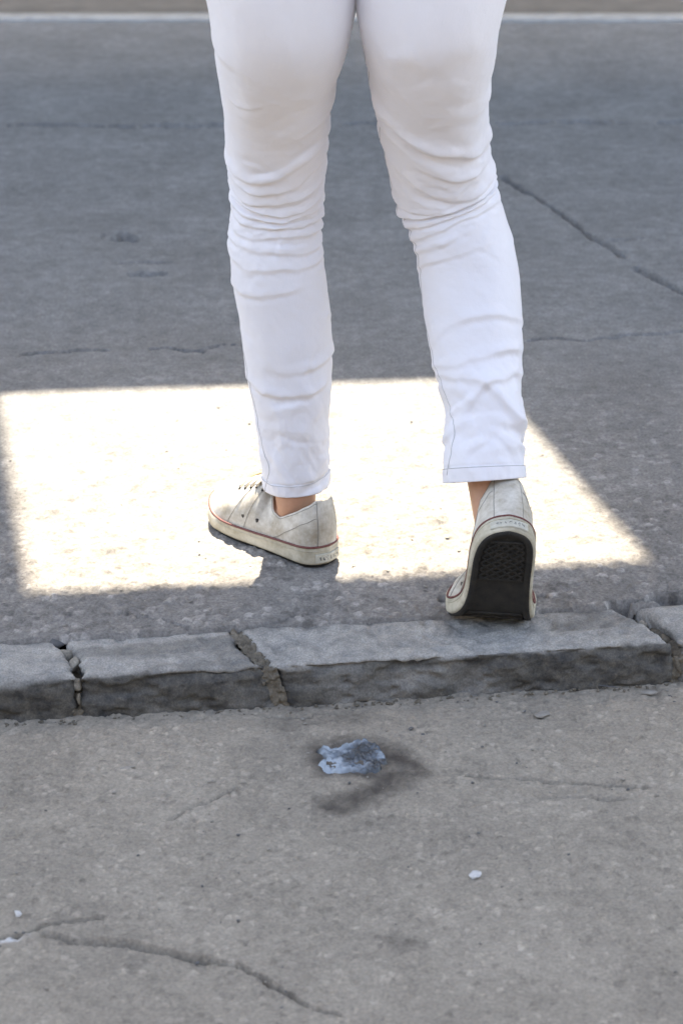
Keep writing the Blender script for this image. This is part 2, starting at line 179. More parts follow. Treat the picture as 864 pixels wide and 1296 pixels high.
def ground_mat(name, c0, c1, c2, stone_lo, stone_hi, stain=None, rough=.85, far=None, mid=(.78, 1.18), fin=(.62, 1.32)):
    m, nt, b = new_mat(name); L = nt.links; co = co_out(nt)
    base = ramp(nt, noise(nt, co, 5.5, 10, .72), [(.32, c0), (.5, c1), (.68, c2)])
    fine = ramp(nt, noise(nt, co, 260, 4, .7), [(.3, (fin[0],) * 3), (.7, (fin[1],) * 3)])
    base = mix(nt, 1.0, base, fine, 'MULTIPLY')
    md_ = ramp(nt, noise(nt, co, 38, 5, .65), [(.3, (mid[0],) * 3), (.7, (mid[1],) * 3)])
    base = mix(nt, 1.0, base, md_, 'MULTIPLY')
    at = N(nt, 'ShaderNodeAttribute', attribute_name='tone')
    st = ramp(nt, at.outputs['Fac'], [(0, stone_lo), (.45, (1, 1, 1)), (.55, (1, 1, 1)), (1, stone_hi)])
    base = mix(nt, 1.0, base, st, 'MULTIPLY')
    # speckle of small pale and dark grains
    v = N(nt, 'ShaderNodeTexVoronoi'); v.inputs['Scale'].default_value = 210; L.new(co, v.inputs['Vector'])
    sp = ramp(nt, v.outputs['Color'], [(0, (.72, .72, .74)), (.2, (1, 1, 1)), (.8, (1, 1, 1)), (1, (1.4, 1.38, 1.34))])
    base = mix(nt, .8, base, sp, 'MULTIPLY')
    if far:   # the road colour shifts bluer with distance
        sx = N(nt, 'ShaderNodeSeparateXYZ'); L.new(co, sx.inputs[0])
        mr = N(nt, 'ShaderNodeMapRange'); mr.inputs['From Min'].default_value = far[0]; mr.inputs['From Max'].default_value = far[1]
        ad = N(nt, 'ShaderNodeMath', operation='MULTIPLY_ADD'); L.new(noise(nt, co, 2.0, 4), ad.inputs[0]); ad.inputs[1].default_value = .7; L.new(sx.outputs[1], ad.inputs[2])
        L.new(ad.outputs[0], mr.inputs['Value'])
        base = mix(nt, mr.outputs[0], base, mix(nt, 1.0, base, far[2], 'MULTIPLY'))
    rg = N(nt, 'ShaderNodeMath', operation='MULTIPLY_ADD'); L.new(noise(nt, co, 60, 3), rg.inputs[0]); rg.inputs[1].default_value = .2; rg.inputs[2].default_value = rough - .1
    rgo = rg.outputs[0]
    if stain:
        sa = N(nt, 'ShaderNodeAttribute', attribute_name='stain')
        base = mix(nt, sa.outputs['Fac'], base, mix(nt, 1.0, base, stain, 'MULTIPLY'))
        r2 = N(nt, 'ShaderNodeMath', operation='MULTIPLY_ADD'); L.new(sa.outputs['Fac'], r2.inputs[0]); r2.inputs[1].default_value = -.25; L.new(rgo, r2.inputs[2]); rgo = r2.outputs[0]
        wa = N(nt, 'ShaderNodeAttribute', attribute_name='white')
        base = mix(nt, wa.outputs['Fac'], base, (.62, .63, .64))
    L.new(base, b.inputs['Base Color']); L.new(rgo, b.inputs['Roughness'])
    b.inputs['Specular IOR Level'].default_value = .35
    hh = N(nt, 'ShaderNodeMath', operation='MULTIPLY_ADD'); L.new(noise(nt, co, 330, 4, .7), hh.inputs[0]); hh.inputs[1].default_value = .5; L.new(noise(nt, co, 70, 5, .7), hh.inputs[2])
    bump(nt, hh.outputs[0], b, .55, .003)
    return m
M = {}
M['asphalt'] = ground_mat('asphalt', (.168, .158, .146), (.205, .193, .179), (.245, .232, .216), (.5, .5, .51), (1.7, 1.7, 1.7), rough=.88, far=(.35, 1.3, (.90, .98, 1.07)))
M['pavement'] = ground_mat('pavement', (.222, .198, .165), (.278, .247, .203), (.325, .290, .240), (.6, .6, .6), (1.35, 1.35, 1.36), stain=(.20, .19, .20), rough=.88, mid=(.88, 1.09), fin=(.74, 1.22))

def stone_mat(name, top, top2, dirt, dirt2):
    m, nt, b = new_mat(name); L = nt.links; co = co_out(nt)
    a = ramp(nt, noise(nt, co, 34, 9, .72), [(.33, top2), (.62, top)])
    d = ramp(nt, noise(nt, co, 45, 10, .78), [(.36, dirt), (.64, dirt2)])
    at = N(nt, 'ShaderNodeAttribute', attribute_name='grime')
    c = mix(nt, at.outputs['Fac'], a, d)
    sp = ramp(nt, noise(nt, co, 420, 3, .7), [(.32, (.7, .7, .7)), (.68, (1.25, 1.25, 1.24))])
    c = mix(nt, 1.0, c, sp, 'MULTIPLY')
    L.new(c, b.inputs['Base Color']); b.inputs['Roughness'].default_value = .78
    hh = N(nt, 'ShaderNodeMath', operation='MULTIPLY_ADD'); L.new(noise(nt, co, 300, 4, .7), hh.inputs[0]); hh.inputs[1].default_value = .5; L.new(noise(nt, co, 90, 5, .7), hh.inputs[2])
    bump(nt, hh.outputs[0], b, .7, .0025)
    return m
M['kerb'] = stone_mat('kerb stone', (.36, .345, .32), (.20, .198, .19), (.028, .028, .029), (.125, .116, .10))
M['mortar'] = stone_mat('mortar', (.175, .152, .118), (.085, .073, .056), (.10, .085, .06), (.18, .155, .115))
M['mortar_pale'] = stone_mat('pale mortar', (.30, .275, .23), (.20, .185, .155), (.10, .085, .06), (.18, .155, .115))

def simple(name, c, r=.6, noise_scale=None, c2=None, bs=0, bd=.001, bscale=200, metal=0, spec=.5):
    m, nt, b = new_mat(name); L = nt.links; co = co_out(nt)
    b.inputs['Base Color'].default_value = (*c, 1); b.inputs['Roughness'].default_value = r; b.inputs['Metallic'].default_value = metal
    b.inputs['Specular IOR Level'].default_value = spec
    if noise_scale:
        L.new(ramp(nt, noise(nt, co, noise_scale, 6, .65), [(.35, c), (.68, c2)]), b.inputs['Base Color'])
    if bs: bump(nt, noise(nt, co, bscale, 5, .65), b, bs, bd)
    return m
M['line'] = simple('worn white paint', (.40, .405, .40), .7, 22, (.28, .285, .28), .4, .002, 120)
M['shoulder'] = simple('dusty shoulder', (.13, .12, .105), .9, 14, (.18, .165, .145), .5, .003, 120)
M['verge'] = simple('verge soil', (.075, .072, .05), .95, 9, (.13, .12, .085), .8, .02, 60)
M['pebble'] = simple('pebble', (.20, .185, .165), .8, 60, (.30, .28, .25), .4, .001, 300)
M['pebble_dark'] = simple('dark pebble', (.07, .07, .075), .75, 60, (.12, .12, .12), .4, .001, 300)
M['white_chip'] = simple('white chip', (.58, .58, .57), .7, 200, (.40, .40, .41), .4, .001, 500)
M['leaf'] = simple('dry leaf', (.30, .20, .09), .7, 200, (.40, .30, .16), .3, .001, 300)
M['canvas'] = simple('awning canvas', (.32, .31, .29), .9, 5, (.37, .36, .34), .2, .001, 400)
M['steel'] = simple('painted steel', (.2, .2, .21), .5, 20, (.24, .24, .25))
M['plaster'] = simple('plaster', (.42, .40, .36), .9, 2, (.48, .46, .42), .3, .003, 60)
M['brick'] = simple('dark brick', (.11, .105, .10), .9, 2, (.15, .145, .14), .3, .003, 60)
M['glass'] = simple('window glass', (.04, .05, .06), .1)
M['skin'] = simple('skin', (.47, .24, .145), .55, 60, (.54, .29, .18), .15, .0008, 500)
M['skin'].node_tree.nodes['Principled BSDF'].inputs['Subsurface Weight'].default_value = .08
M['skin'].node_tree.nodes['Principled BSDF'].inputs['Subsurface Radius'].default_value = (.01, .004, .002)
M['shirt'] = simple('shirt', (.30, .33, .38), .9, 30, (.34, .37, .42), .2, .001, 500)
M['hair'] = simple('hair', (.03, .02, .015), .6, 80, (.06, .04, .03), .6, .002, 300)
M['stitch'] = simple('grey stitching', (.50, .49, .50), .9)
M['shoe_thread'] = simple('dark thread', (.22, .21, .19), .9)
M['stripe'] = simple('maroon stripe', (.105, .022, .022), .6, 150, (.17, .06, .05))
M['outsole'] = simple('dark rubber outsole', (.009, .008, .0065), .85, 70, (.026, .022, .017), .3, .001, 200)
M['ink'] = simple('worn ink', (.07, .075, .085), .8)
M['eyelet'] = simple('black eyelet', (.012, .012, .014), .5)
M['label'] = simple('heel label rubber', (.56, .54, .46), .6, 120, (.40, .38, .31), .3, .001, 300)

def cloth_mat():
    m, nt, b = new_mat('white denim'); L = nt.links; co = co_out(nt)
    c = ramp(nt, noise(nt, co, 11, 5, .6), [(.3, (.79, .775, .81)), (.7, (.83, .815, .85))])
    L.new(c, b.inputs['Base Color']); b.inputs['Roughness'].default_value = .92; b.inputs['Specular IOR Level'].default_value = .15
    b.inputs['Sheen Weight'].default_value = .12; b.inputs['Sheen Roughness'].default_value = .5
    mp = N(nt, 'ShaderNodeMapping'); mp.inputs['Scale'].default_value = (1, 1, .25); L.new(co, mp.inputs[0])
    w1 = noise(nt, mp.outputs[0], 900, 2, .5)
    hh = N(nt, 'ShaderNodeMath', operation='MULTIPLY_ADD'); L.new(w1, hh.inputs[0]); hh.inputs[1].default_value = .35; L.new(noise(nt, co, 75, 4, .6), hh.inputs[2])
    bump(nt, hh.outputs[0], b, .34, .0018)
    # thin cotton lets a little light through
    tr = N(nt, 'ShaderNodeBsdfTranslucent'); tr.inputs[0].default_value = (.85, .83, .78, 1)
    ms = N(nt, 'ShaderNodeMixShader'); ms.inputs[0].default_value = .06
    L.new(b.outputs[0], ms.inputs[1]); L.new(tr.outputs[0], ms.inputs[2]); L.new(ms.outputs[0], nt.nodes['Material Output'].inputs[0])
    return m
M['denim'] = cloth_mat()
def shoe_mat(name, clean, dirty, lo, hi, r, bs):
    m, nt, b = new_mat(name); L = nt.links; co = co_out(nt)
    f = ramp(nt, noise(nt, co, 22, 8, .68), [(lo, dirty), (hi, clean)])
    g = ramp(nt, noise(nt, co, 140, 5, .7), [(.3, (.86, .85, .83)), (.6, (1, 1, 1))])
    L.new(mix(nt, 1.0, f, g, 'MULTIPLY'), b.inputs['Base Color']); b.inputs['Roughness'].default_value = r
    b.inputs['Specular IOR Level'].default_value = .25
    bump(nt, noise(nt, co, 700, 3, .6), b, bs, .001); return m
M['shoe_canvas'] = shoe_mat('worn white canvas', (.67, .635, .57), (.35, .30, .225), .33, .60, .9, .3)
M['shoe_rubber'] = shoe_mat('dirty white rubber', (.58, .535, .43), (.30, .26, .18), .32, .62, .6, .12)
M['lace'] = shoe_mat('lace cotton', (.72, .70, .66), (.6, .58, .54), .3, .6, .9, .2)

# ------------------------------------------------------------------ ground sheets
def axis(parts):
    out = [parts[0][0]]
    for a, b, s0, s1 in parts:
        x = a; n = max(1, int(round(abs(b - a) / ((s0 + s1) / 2))))
        k = np.linspace(0, 1, n + 1)[1:]
        st = s0 + (s1 - s0) * (k - .5 / n); st = np.cumsum(st); out += list(a + (b - a) * st / st[-1])
    return np.array(out)
def two_sided(pos): return np.concatenate([-pos[::-1], pos[1:]])

ux = two_sided(axis([(0, .62, .0024, .0024), (.62, 1.7, .004, .012), (1.7, 6, .06, .5), (6, 60, 2, 12)]))
vy = axis([(0, .95, .0024, .0026), (.95, 3.9, .004, .014), (3.9, 8, .05, .4), (8, 60, 1, 12)])
U, V_ = np.meshgrid(ux, vy)
edge = -.006 + .012 * fbm(U * 14, U * 0 + 3.3, 40, 4)          # ragged lip of asphalt over the kerb
Vv = V_ + edge * np.clip(1 - V_ / .05, 0, 1)
X, Y = kerb_xy(U, Vv)
near = sstep(1.2, .1, V_)
Z = .004 * fbm(X * 3, Y * 3, 1, 4) * sstep(40, 2, V_)
f1, f2, rid = worley(X / .012 + .35 * vnoise(X * 90, Y * 90, 77), Y / .012 + .35 * vnoise(X * 90, Y * 90, 78), 21)
stone = (rid > .5) * sstep(.0, .28, f2 - f1)
Z += near * .0015 * stone * (.5 + rid * .8)
g1, g2, gid = worley(X / .024, Y / .024, 33)
big = (gid > .82) * sstep(.05, .3, g2 - g1)
Z += near * .0018 * big
Z += .0011 * fbm(X * 160, Y * 160, 3, 3) * near - .0012 * near * sstep(.12, .3, vnoise(X * 55, Y * 55, 5))
tone = .5 + .5 * ((rid - .72) * 3.2 * stone * near + (gid - .9) * 4 * big * near) - .12 * (rid < .5) * near * sstep(.2, .0, f2 - f1)
jx = .006 * fbm(X * 60, Y * 60, 51, 3); jy = .006 * fbm(X * 60, Y * 60, 52, 3)
for wdt, dep, poly in ROAD_CRACKS:
    wdt *= 1.15
    px = [p[0] for p in poly]; py = [p[1] for p in poly]; mgn = wdt * 3 + .02
    sel = np.where((X > min(px) - mgn) & (X < max(px) + mgn) & (Y > min(py) - mgn) & (Y < max(py) + mgn))
    xs, ys = X[sel] + jx[sel], Y[sel] + jy[sel]
    d = polydist(xs, ys, poly); wv = wdt * (.85 + 1.9 * fbm(xs * 22, ys * 22, 61, 3))
    Z[sel] -= dep * sstep(1.0, .35, d / np.maximum(wv, .0015) * 1.6)
Z[0, :] -= .012
me = grid_mesh('road', np.stack([X, Y, Z], -1), attrs={'tone': np.clip(tone, 0, 1)})
road = link('road', me, M['asphalt']); road['kind'] = 'structure'
# lane line, slightly thick paint following the same gentle level
xs = np.concatenate([np.linspace(-6, -1.6, 12), np.linspace(-1.5, 1.5, 200), np.linspace(1.6, 6, 12)])
prof = [(3.265, -.01), (3.2655, .006), (3.31, .0065), (3.3495, .006), (3.35, -.01)]
P = np.zeros((len(xs), 5, 3))
for j, (y, z) in enumerate(prof):
    P[:, j, 0] = xs; P[:, j, 1] = y + .004 * fbm(xs * 8 + j * 3 * (j > 2), xs * 0, 9, 3) - .001 * xs * 4.5 * .2; P[:, j, 2] = z
lane = link('lane_line', grid_mesh('lane_line', P), M['line'], road)
# worn brownish shoulder between the line and the verge
sx_ = two_sided(axis([(0, 2.2, .03, .05), (2.2, 30, 1, 6)])); sy_ = np.linspace(3.372, 3.60, 10)
Us, Vs_ = np.meshgrid(sx_, sy_); Zs = .006 + .002 * fbm(Us * 9, Vs_ * 9, 95, 3); Zs[0] = -.004
sh_ = link('road_shoulder', grid_mesh('road_shoulder', np.stack([Us, Vs_ + .006 * fbm(Us * 6, Us * 0, 96, 3), Zs], -1)), M['shoulder']); sh_['kind'] = 'structure'
# verge beyond the far side
vx = two_sided(axis([(0, 2.2, .03, .05), (2.2, 60, 1, 10)])); vv = axis([(3.535, 4.2, .03, .05), (4.2, 60, .5, 8)])
Uv, Vw = np.meshgrid(vx, vv); Zv = .012 + .02 * fbm(Uv * 5, Vw * 5, 90, 4); Zv[0, :] = -.02
vo = link('verge', grid_mesh('verge', np.stack([Uv, Vw + .02 * fbm(Uv * 3, Vw * 0, 91, 3), Zv], -1)), M['verge']); vo['kind'] = 'structure'

# near pavement
vy = -axis([(.035, 1.05, .0024, .0026), (1.05, 2.0, .006, .02), (2.0, 6, .06, .4), (6, 60, 1, 12)])
ux = two_sided(axis([(0, .60, .0024, .0024), (.60, 1.4, .004, .02), (1.4, 6, .06, .5), (6, 60, 2, 12)]))
U, V_ = np.meshgrid(ux, vy[::-1]); X, Y = kerb_xy(U, V_)
near = sstep(-1.7, -1.0, V_)
Z = LOW + .004 * fbm(X * 3.5, Y * 3.5, 101, 4) * sstep(-40, -2, V_) + near * .0016 * fbm(X * 40, Y * 40, 102, 4)
f1, f2, rid = worley(X / .0085, Y / .0085, 121)
stone = (rid > .72) * sstep(.05, .3, f2 - f1)
Z += near * .0013 * stone
Z -= near * .0020 * sstep(.2, .34, vnoise(X * 75, Y * 75, 105)) + near * .0012 * sstep(.15, .3, vnoise(X * 160, Y * 160, 106))
tone = .5 + near * stone * (rid - .84) * 3.0
jx = .004 * fbm(X * 50, Y * 50, 151, 3); jy = .004 * fbm(X * 50, Y * 50, 152, 3)
for wdt, dep, poly in PAVE_CRACKS:
    wdt *= 1.35; dep *= 2.2
    px = [p[0] for p in poly]; py = [p[1] for p in poly]; mgn = wdt * 3 + .02
    sel = np.where((X > min(px) - mgn) & (X < max(px) + mgn) & (Y > min(py) - mgn) & (Y < max(py) + mgn))
    xs, ys = X[sel] + jx[sel], Y[sel] + jy[sel]
    d = polydist(xs, ys, poly); wv = wdt * (.8 + .7 * fbm(xs * 30, ys * 30, 161, 2))
    Z[sel] -= dep * sstep(1.0, .35, d / np.maximum(wv, .0012) * 1.6)
stain = np.zeros(X.shape)
for k, poly in enumerate(STAIN_POLYS):
    q = poly + poly[:1]
    sel = np.where((np.abs(X) < .5) & (Y > -1.0) & (Y < -.1))
    xs = X[sel] + .012 * fbm(X[sel] * 30, Y[sel] * 30, 171, 4); ys = Y[sel] + .012 * fbm(X[sel] * 30, Y[sel] * 30, 172, 4)
    d = polydist(xs, ys, q) * np.where(inside(xs, ys, q[:-1]), -1, 1)
    stain[sel] = np.maximum(stain[sel], (1.0, .85, .45)[k] * sstep(.012, -.022, d) * (.75 + .5 * fbm(xs * 60, ys * 60, 173, 3)))
white = np.zeros(X.shape)
for wd_, poly in ((.006, PAVE_CRACKS[0][2][:3]),):
    d = polydist(X + jx, Y + jy + .004, poly); white = np.maximum(white, sstep(wd_, wd_ * .3, d) * (.5 + fbm(X * 80, Y * 80, 181, 3)))
me = grid_mesh('pavement', np.stack([X, Y, Z], -1), attrs={'tone': np.clip(tone, 0, 1), 'stain': np.clip(stain, 0, 1), 'white': np.clip(white, 0, 1)})
pave = link('pavement', me, M['pavement']); pave['kind'] = 'structure'

# ------------------------------------------------------------------ kerb
KF = -.105                                            # front face of the kerb, measured from its back edge
V0, F0 = box_data(-12, 12, KF + .016, -.004, -.2, -.03)
V0 = [Vector((*kerb_xy(p.x, p.y), p.z)) for p in V0]
kerb = link('kerb', pydata('kerb', V0, F0, False), M['mortar']); kerb['kind'] = 'structure'
def kerb_stone(end0, end1, seed, step=.0035, chips=()):
    """end0/end1: u of the joint at path distances 0 (back), .05, .105 (front edge), .16 (foot)."""
    S = [0, .05, .105, .17]; zb = LOW - .03; r = .012; vb, vf = .0, KF; zt = -.002
    prof = []                                          # cross-section (v, z) from back-bottom over the top to front-bottom
    for t in np.linspace(0, 1, 14): prof.append((vb, zb + (zt - .004 - zb) * t))
    for t in np.linspace(.1, 1, 44): prof.append((vb + (vf + r - vb) * t, zt))
    for t in np.linspace(.1, 1, 9): a = math.pi / 2 * t; prof.append((vf + r - r * math.sin(a), zt - r + r * math.cos(a)))
    for t in np.linspace(.05, 1, 34): prof.append((vf - .004 * t, zt - r + (zb - zt + r) * t))
    prof = np.array(prof); pv, pz = prof[:, 0], prof[:, 1]
    sp = np.clip(-pv, 0, .105) + np.clip(zt - pz, 0, .1) * (pv < -.05)
    L = np.mean(end1) - np.mean(end0); n = max(12, int(L / step)); n = min(n, 320)
    tt = np.concatenate([[0, 0, 0, 0], np.linspace(0, 1, n), [1, 1, 1, 1]]); shr = np.concatenate([[.12, .5, .85, .95], np.ones(n), [.95, .85, .5, .12]])
    inn = np.concatenate([[.012, .005, .0015, .0004], np.zeros(n), [-.0004, -.0015, -.005, -.012]])
    j = .006 * fbm(sp * 120, sp * 0 + seed, seed, 4)
    u0 = np.interp(sp, S, end0) + j; u1 = np.interp(sp, S, end1) + .006 * fbm(sp * 120, sp * 0 + seed * 2., seed + 4, 4)
    T, PV = np.meshgrid(tt, pv, indexing='ij'); PZ = np.broadcast_to(pz, T.shape)
    SH = np.broadcast_to(shr[:, None], T.shape)
    Uu = u0[None, :] * (1 - T) + u1[None, :] * T
    # round the joints: lower the surface close to each end
    de = np.minimum(Uu - u0[None, :], u1[None, :] - Uu); rd = .006 * np.clip(1 - de / .008, 0, 1) ** 2
    cv, cz = (vb + vf) / 2, (zt + zb) / 2
    nv = np.where(PV < KF + .006, -1., 0) ; nz = np.where(PZ > zt - .004, 1., 0)
    ln = np.maximum(np.hypot(nv, nz), 1); nv, nz = nv / ln, nz / ln
    a = Uu * 1.0; bq = np.broadcast_to(sp[None, :], T.shape)
    h = .0042 * fbm(a * 9 + seed, bq * 14, seed + 1, 3) + .0032 * fbm(a * 35, bq * 45, seed + 2, 4) + .0026 * fbm(a * 120, bq * 120, seed + 3, 4)
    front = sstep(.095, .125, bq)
    h -= front * .006 * sstep(.05, .3, fbm(a * 22, bq * 40, seed + 6, 4)) + sstep(.012, .0, np.abs(bq - .112)) * .007 * sstep(-.1, .35, fbm(a * 17, bq * 8, seed + 7, 4))
    h -= .0028 * sstep(.18, .32, vnoise(a * 60, bq * 60, seed + 8)) * (1 - front)
    for cu, cs, cr, cd in chips: h -= cd * np.clip(1 - np.hypot((a - cu) / cr[0], (bq - cs) / cr[1]), 0, 1) ** .6
    h -= rd
    h -= .0012 * sstep(.10, .22, fbm(a * 48, bq * 48, seed + 14, 2))
    Vq = cv + (PV - cv) * SH + nv * h; Zq = cz + (PZ - cz) * SH + nz * h
    Uq = Uu + inn[:, None]
    x, y = kerb_xy(Uq, Vq)
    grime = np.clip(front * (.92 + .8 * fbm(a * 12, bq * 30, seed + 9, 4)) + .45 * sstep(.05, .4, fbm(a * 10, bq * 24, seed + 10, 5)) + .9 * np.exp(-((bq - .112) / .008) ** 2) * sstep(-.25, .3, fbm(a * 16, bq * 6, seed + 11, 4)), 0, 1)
    me = grid_mesh('kerb_stone', np.stack([x, y, Zq], -1)[:, ::-1], attrs={'grime': grime[:, ::-1]})
    bm = bmesh.new(); bm.from_mesh(me); bmesh.ops.holes_fill(bm, edges=[e for e in bm.edges if e.is_boundary], sides=0); bm.normal_update(); bm.to_mesh(me); bm.free()
    me.polygons.foreach_set('use_smooth', np.ones(len(me.polygons), bool))
    return link('kerb_stone', me, M['kerb'], kerb)
JA0, JA1 = [-.348, -.329, -.325, -.3245], [-.333, -.3165, -.3165, -.3180]
JB0, JB1 = [-.133, -.1265, -.1035, -.0885], [-.1255, -.112, -.0915, -.0765]
JC0, JC1 = [.336, .362, .381, .3885], [.362, .3835, .400, .3945]
kerb_stone([-.93] * 4, JA0, 5, .005)
kerb_stone(JA1, JB0, 14, chips=((-.15, .108, (.05, .012), .006),))
kerb_stone(JB1, JC0, 25, chips=((.05, .11, (.06, .014), .007), (.13, .06, (.05, .03), .002), (-.03, .105, (.03, .012), .005)))
kerb_stone(JC1, [.98, .98, .98, .98], 38, .005)
kerb_stone([-1.85] * 4, [-.94] * 4, 47, .02); kerb_stone([.99] * 4, [1.9] * 4, 58, .02)

def rock_data(c, size, seed, sub=2, flat=1.0):
    bm = bmesh.new(); bmesh.ops.create_icosphere(bm, subdivisions=sub, radius=1)
    rs = random.Random(seed); off = [Vector((rs.uniform(-1, 1), rs.uniform(-1, 1), rs.uniform(-1, 1))).normalized() for _ in range(9)]
    vr = random.Random(seed + 5); cut = [rs.uniform(.3, .8) for _ in off]; rz = rs.uniform(0, 6.28)
    V = []
    for v in bm.verts:
        p = v.co.copy()
        for n, k in zip(off, cut):
            d = p.dot(n)
            if d > k: p -= n * (d - k) * .97
        p = Vector((p.x * size[0], p.y * size[1], p.z * size[2] * flat))
        p = Matrix.Rotation(rz if len(size) < 4 else size[3], 3, 'Z') @ p
        q_ = p * (1 + .22 * (vr.random() - .5)); V.append(q_ + Vector(c))
    Fc = [tuple(v.index for v in f.verts) for f in bm.faces]; bm.free()
    return V, Fc
# mortar and rubble in the joints
def mortar_run(J0, J1, depth, seed, mat):
    pts = [(0, -.002), (.035, -.002), (.07, -.003), (.1, -.006), (.115, -.02), (.14, -.035), (.165, -.055)]
    rows = []
    for s, z in pts:
        a, b = np.interp(s, [0, .05, .105, .17], J0) - .004, np.interp(s, [0, .05, .105, .17], J1) + .004
        v = max(-s, KF + .002); 
        rows.append([(a + (b - a) * t, v + (.004 * depth if s > .1 else 0) , z - depth * (1 - abs(2 * t - 1) * .3)) for t in np.linspace(0, 1, 21)])
    R0 = np.array(rows); ii = np.linspace(0, len(pts) - 1, 110); P = np.stack([np.stack([np.interp(ii, range(len(pts)), R0[:, j, k]) for k in range(3)], -1) for j in range(21)], 1)
    nz = fbm(P[..., 0] * 160, (P[..., 1] + P[..., 2]) * 160, seed, 4)
    P[..., 2] += .009 * nz; P[..., 1] += .005 * fbm(P[..., 0] * 140, P[..., 2] * 150, seed + 3, 3)
    x, y = kerb_xy(P[..., 0], P[..., 1])
    link('joint_mortar', grid_mesh('joint_mortar', np.stack([x, y, P[..., 2]], -1)), mat, kerb)
mortar_run(JB0, JB1, .003, 301, M['mortar'])
mortar_run(JC0, JC1, .022, 305, M['mortar'])
mortar_run(JA0, JA1, .040, 307, M['mortar'])
for k, (u, v, z, s, mt) in enumerate(((-.3230, -.052, -.010, (.0085, .016, .010, .1), 'mortar_pale'), (-.3205, -.088, -.014, (.0065, .012, .009, .1), 'mortar_pale'), (-.330, -.020, -.010, (.013, .015, .010, -.3), 'mortar_pale'),
        (-.345, -.002, -.002, (.014, .010, .008, .2), 'pebble_dark'), (-.3205, -.100, -.030, (.004, .006, .010, 0), 'mortar'),
        (-.106, -.078, -.012, (.018, .009, .010, .5), 'mortar'), (-.119, -.048, -.010, (.013, .016, .010, .6), 'mortar'),
        (-.130, -.012, -.008, (.010, .018, .009, .3), 'mortar'),
        (.395, -.094, -.030, (.014, .014, .022, .2), 'mortar'), (.366, -.030, -.013, (.010, .006, .008, .5), 'mortar_pale'), (.386, -.062, -.018, (.010, .010, .012, .5), 'mortar'))):
    x, y = kerb_xy(u, v); Vr, Fr = rock_data((x, y, z - .004), s, 400 + k, 2)
    o = link('mortar_chunk', pydata('mortar_chunk', Vr, Fr), M[mt], kerb)
# grass-brown debris line along the foot of the kerb
deb = []
for k in range(170):
    u = random.uniform(-.46, .46); v = KF - .004 - abs(random.gauss(0, .006)); x, y = kerb_xy(u, v); s = random.uniform(.0012, .0035)
    deb.append(rock_data((x, y, LOW + s * .2), (s * 1.3, s, s * .7), 600 + k, 1))
Vd, Fd = merge(deb); o = link('kerb_debris', pydata('kerb_debris', Vd, Fd), M['mortar'], kerb); o['kind'] = 'stuff'

# ------------------------------------------------------------------ unseen canopy above the frame, added so its open bay shapes the sun patch
HC = 3.2; SH = Vector((SDIR.x / SDIR.z * HC, SDIR.y / SDIR.z * HC))
hole = [(-.519, .603), (.224, .675), (.390, .000), (-.386, -.091)]     # the opening's outline cast on the street
tl, tr, br, bl = [(x + SH.x, y + SH.y) for x, y in hole]
can = tag(empty('added_canopy', (0, 1.4, 0)), 'added, unseen flat canvas canopy on steel posts with one open bay', 'canopy')
yn, yf = -2.8 + SH.y, 2.2 + SH.y; xl, xr = -2.3, 2.3
def slab(name, quad, z0, z1, mat, parent):
    V = [Vector((x, y, z)) - parent.location for z in (z0, z1) for x, y in quad]
    return link(name, pydata(name, V, [(3, 2, 1, 0), (4, 5, 6, 7)] + [(i, (i + 1) % 4, 4 + (i + 1) % 4, 4 + i) for i in range(4)], False), mat, parent)
def ext(p, q, x): return (x, p[1] + (q[1] - p[1]) * (x - p[0]) / (q[0] - p[0]))
slab('canvas_panel', [(xl, yn), (xr, yn), ext(bl, br, xr), ext(bl, br, xl)], HC, HC + .004, M['canvas'], can)
slab('canvas_panel', [ext(tl, tr, xl), ext(tl, tr, xr), (xr, yf), (xl, yf)], HC, HC + .004, M['canvas'], can)
slab('canvas_panel', [ext(bl, br, xl), bl, tl, ext(tl, tr, xl)], HC, HC + .004, M['canvas'], can)
slab('canvas_panel', [br, ext(bl, br, xr), ext(tl, tr, xr), tr], HC, HC + .004, M['canvas'], can)
for x in (xl, xr):
    for y in (yn + .05, yf - .05):
        V1, F1 = tube_data([(x, y - 1.4, -.1), (x, y - 1.4, HC + .1)], .035, 12); link('post', pydata('post', V1, F1), M['steel'], can)
for y in (yn, yf):
    V1, F1 = tube_data([(xl - .1, y - 1.4, HC + .03), (xr + .1, y - 1.4, HC + .03)], .025, 10); link('beam', pydata('beam', V1, F1), M['steel'], can)
# building across the street, unseen, added and sized to shade the far lane
bld = tag(empty('shade_building', (0, 9, 0)), 'added, unseen plaster building across the street beyond the verge', 'shade_building')
BH = (9 - 1.55) * math.tan(rad(SUN_EL))
Vb, Fb = box_data(-16, 16, 0, 9, -.1, BH); link('wall', pydata('wall', Vb, Fb, False), M['plaster'], bld)
Vb, Fb = box_data(-16.2, 16.2, -.06, 9, BH, BH + .1); link('roof', pydata('roof', Vb, Fb, False), M['steel'], bld)
for i in range(9):
    for k in range(3):
        x = -14 + i * 3.5; z = 1.2 + k * 3.5
        Vb, Fb = merge([box_data(x - .65, x - .55, -.05, .02, z, z + 1.6), box_data(x + .55, x + .65, -.05, .02, z, z + 1.6), box_data(x - .55, x + .55, -.05, .02, z, z + .1), box_data(x - .55, x + .55, -.05, .02, z + 1.5, z + 1.6)])
        wf = link('window', pydata('window', Vb, Fb, False), M['steel'], bld)
        Vb, Fb = box_data(x - .55, x + .55, -.02, .02, z + .1, z + 1.5); link('pane', pydata('pane', Vb, Fb, False), M['glass'], wf)

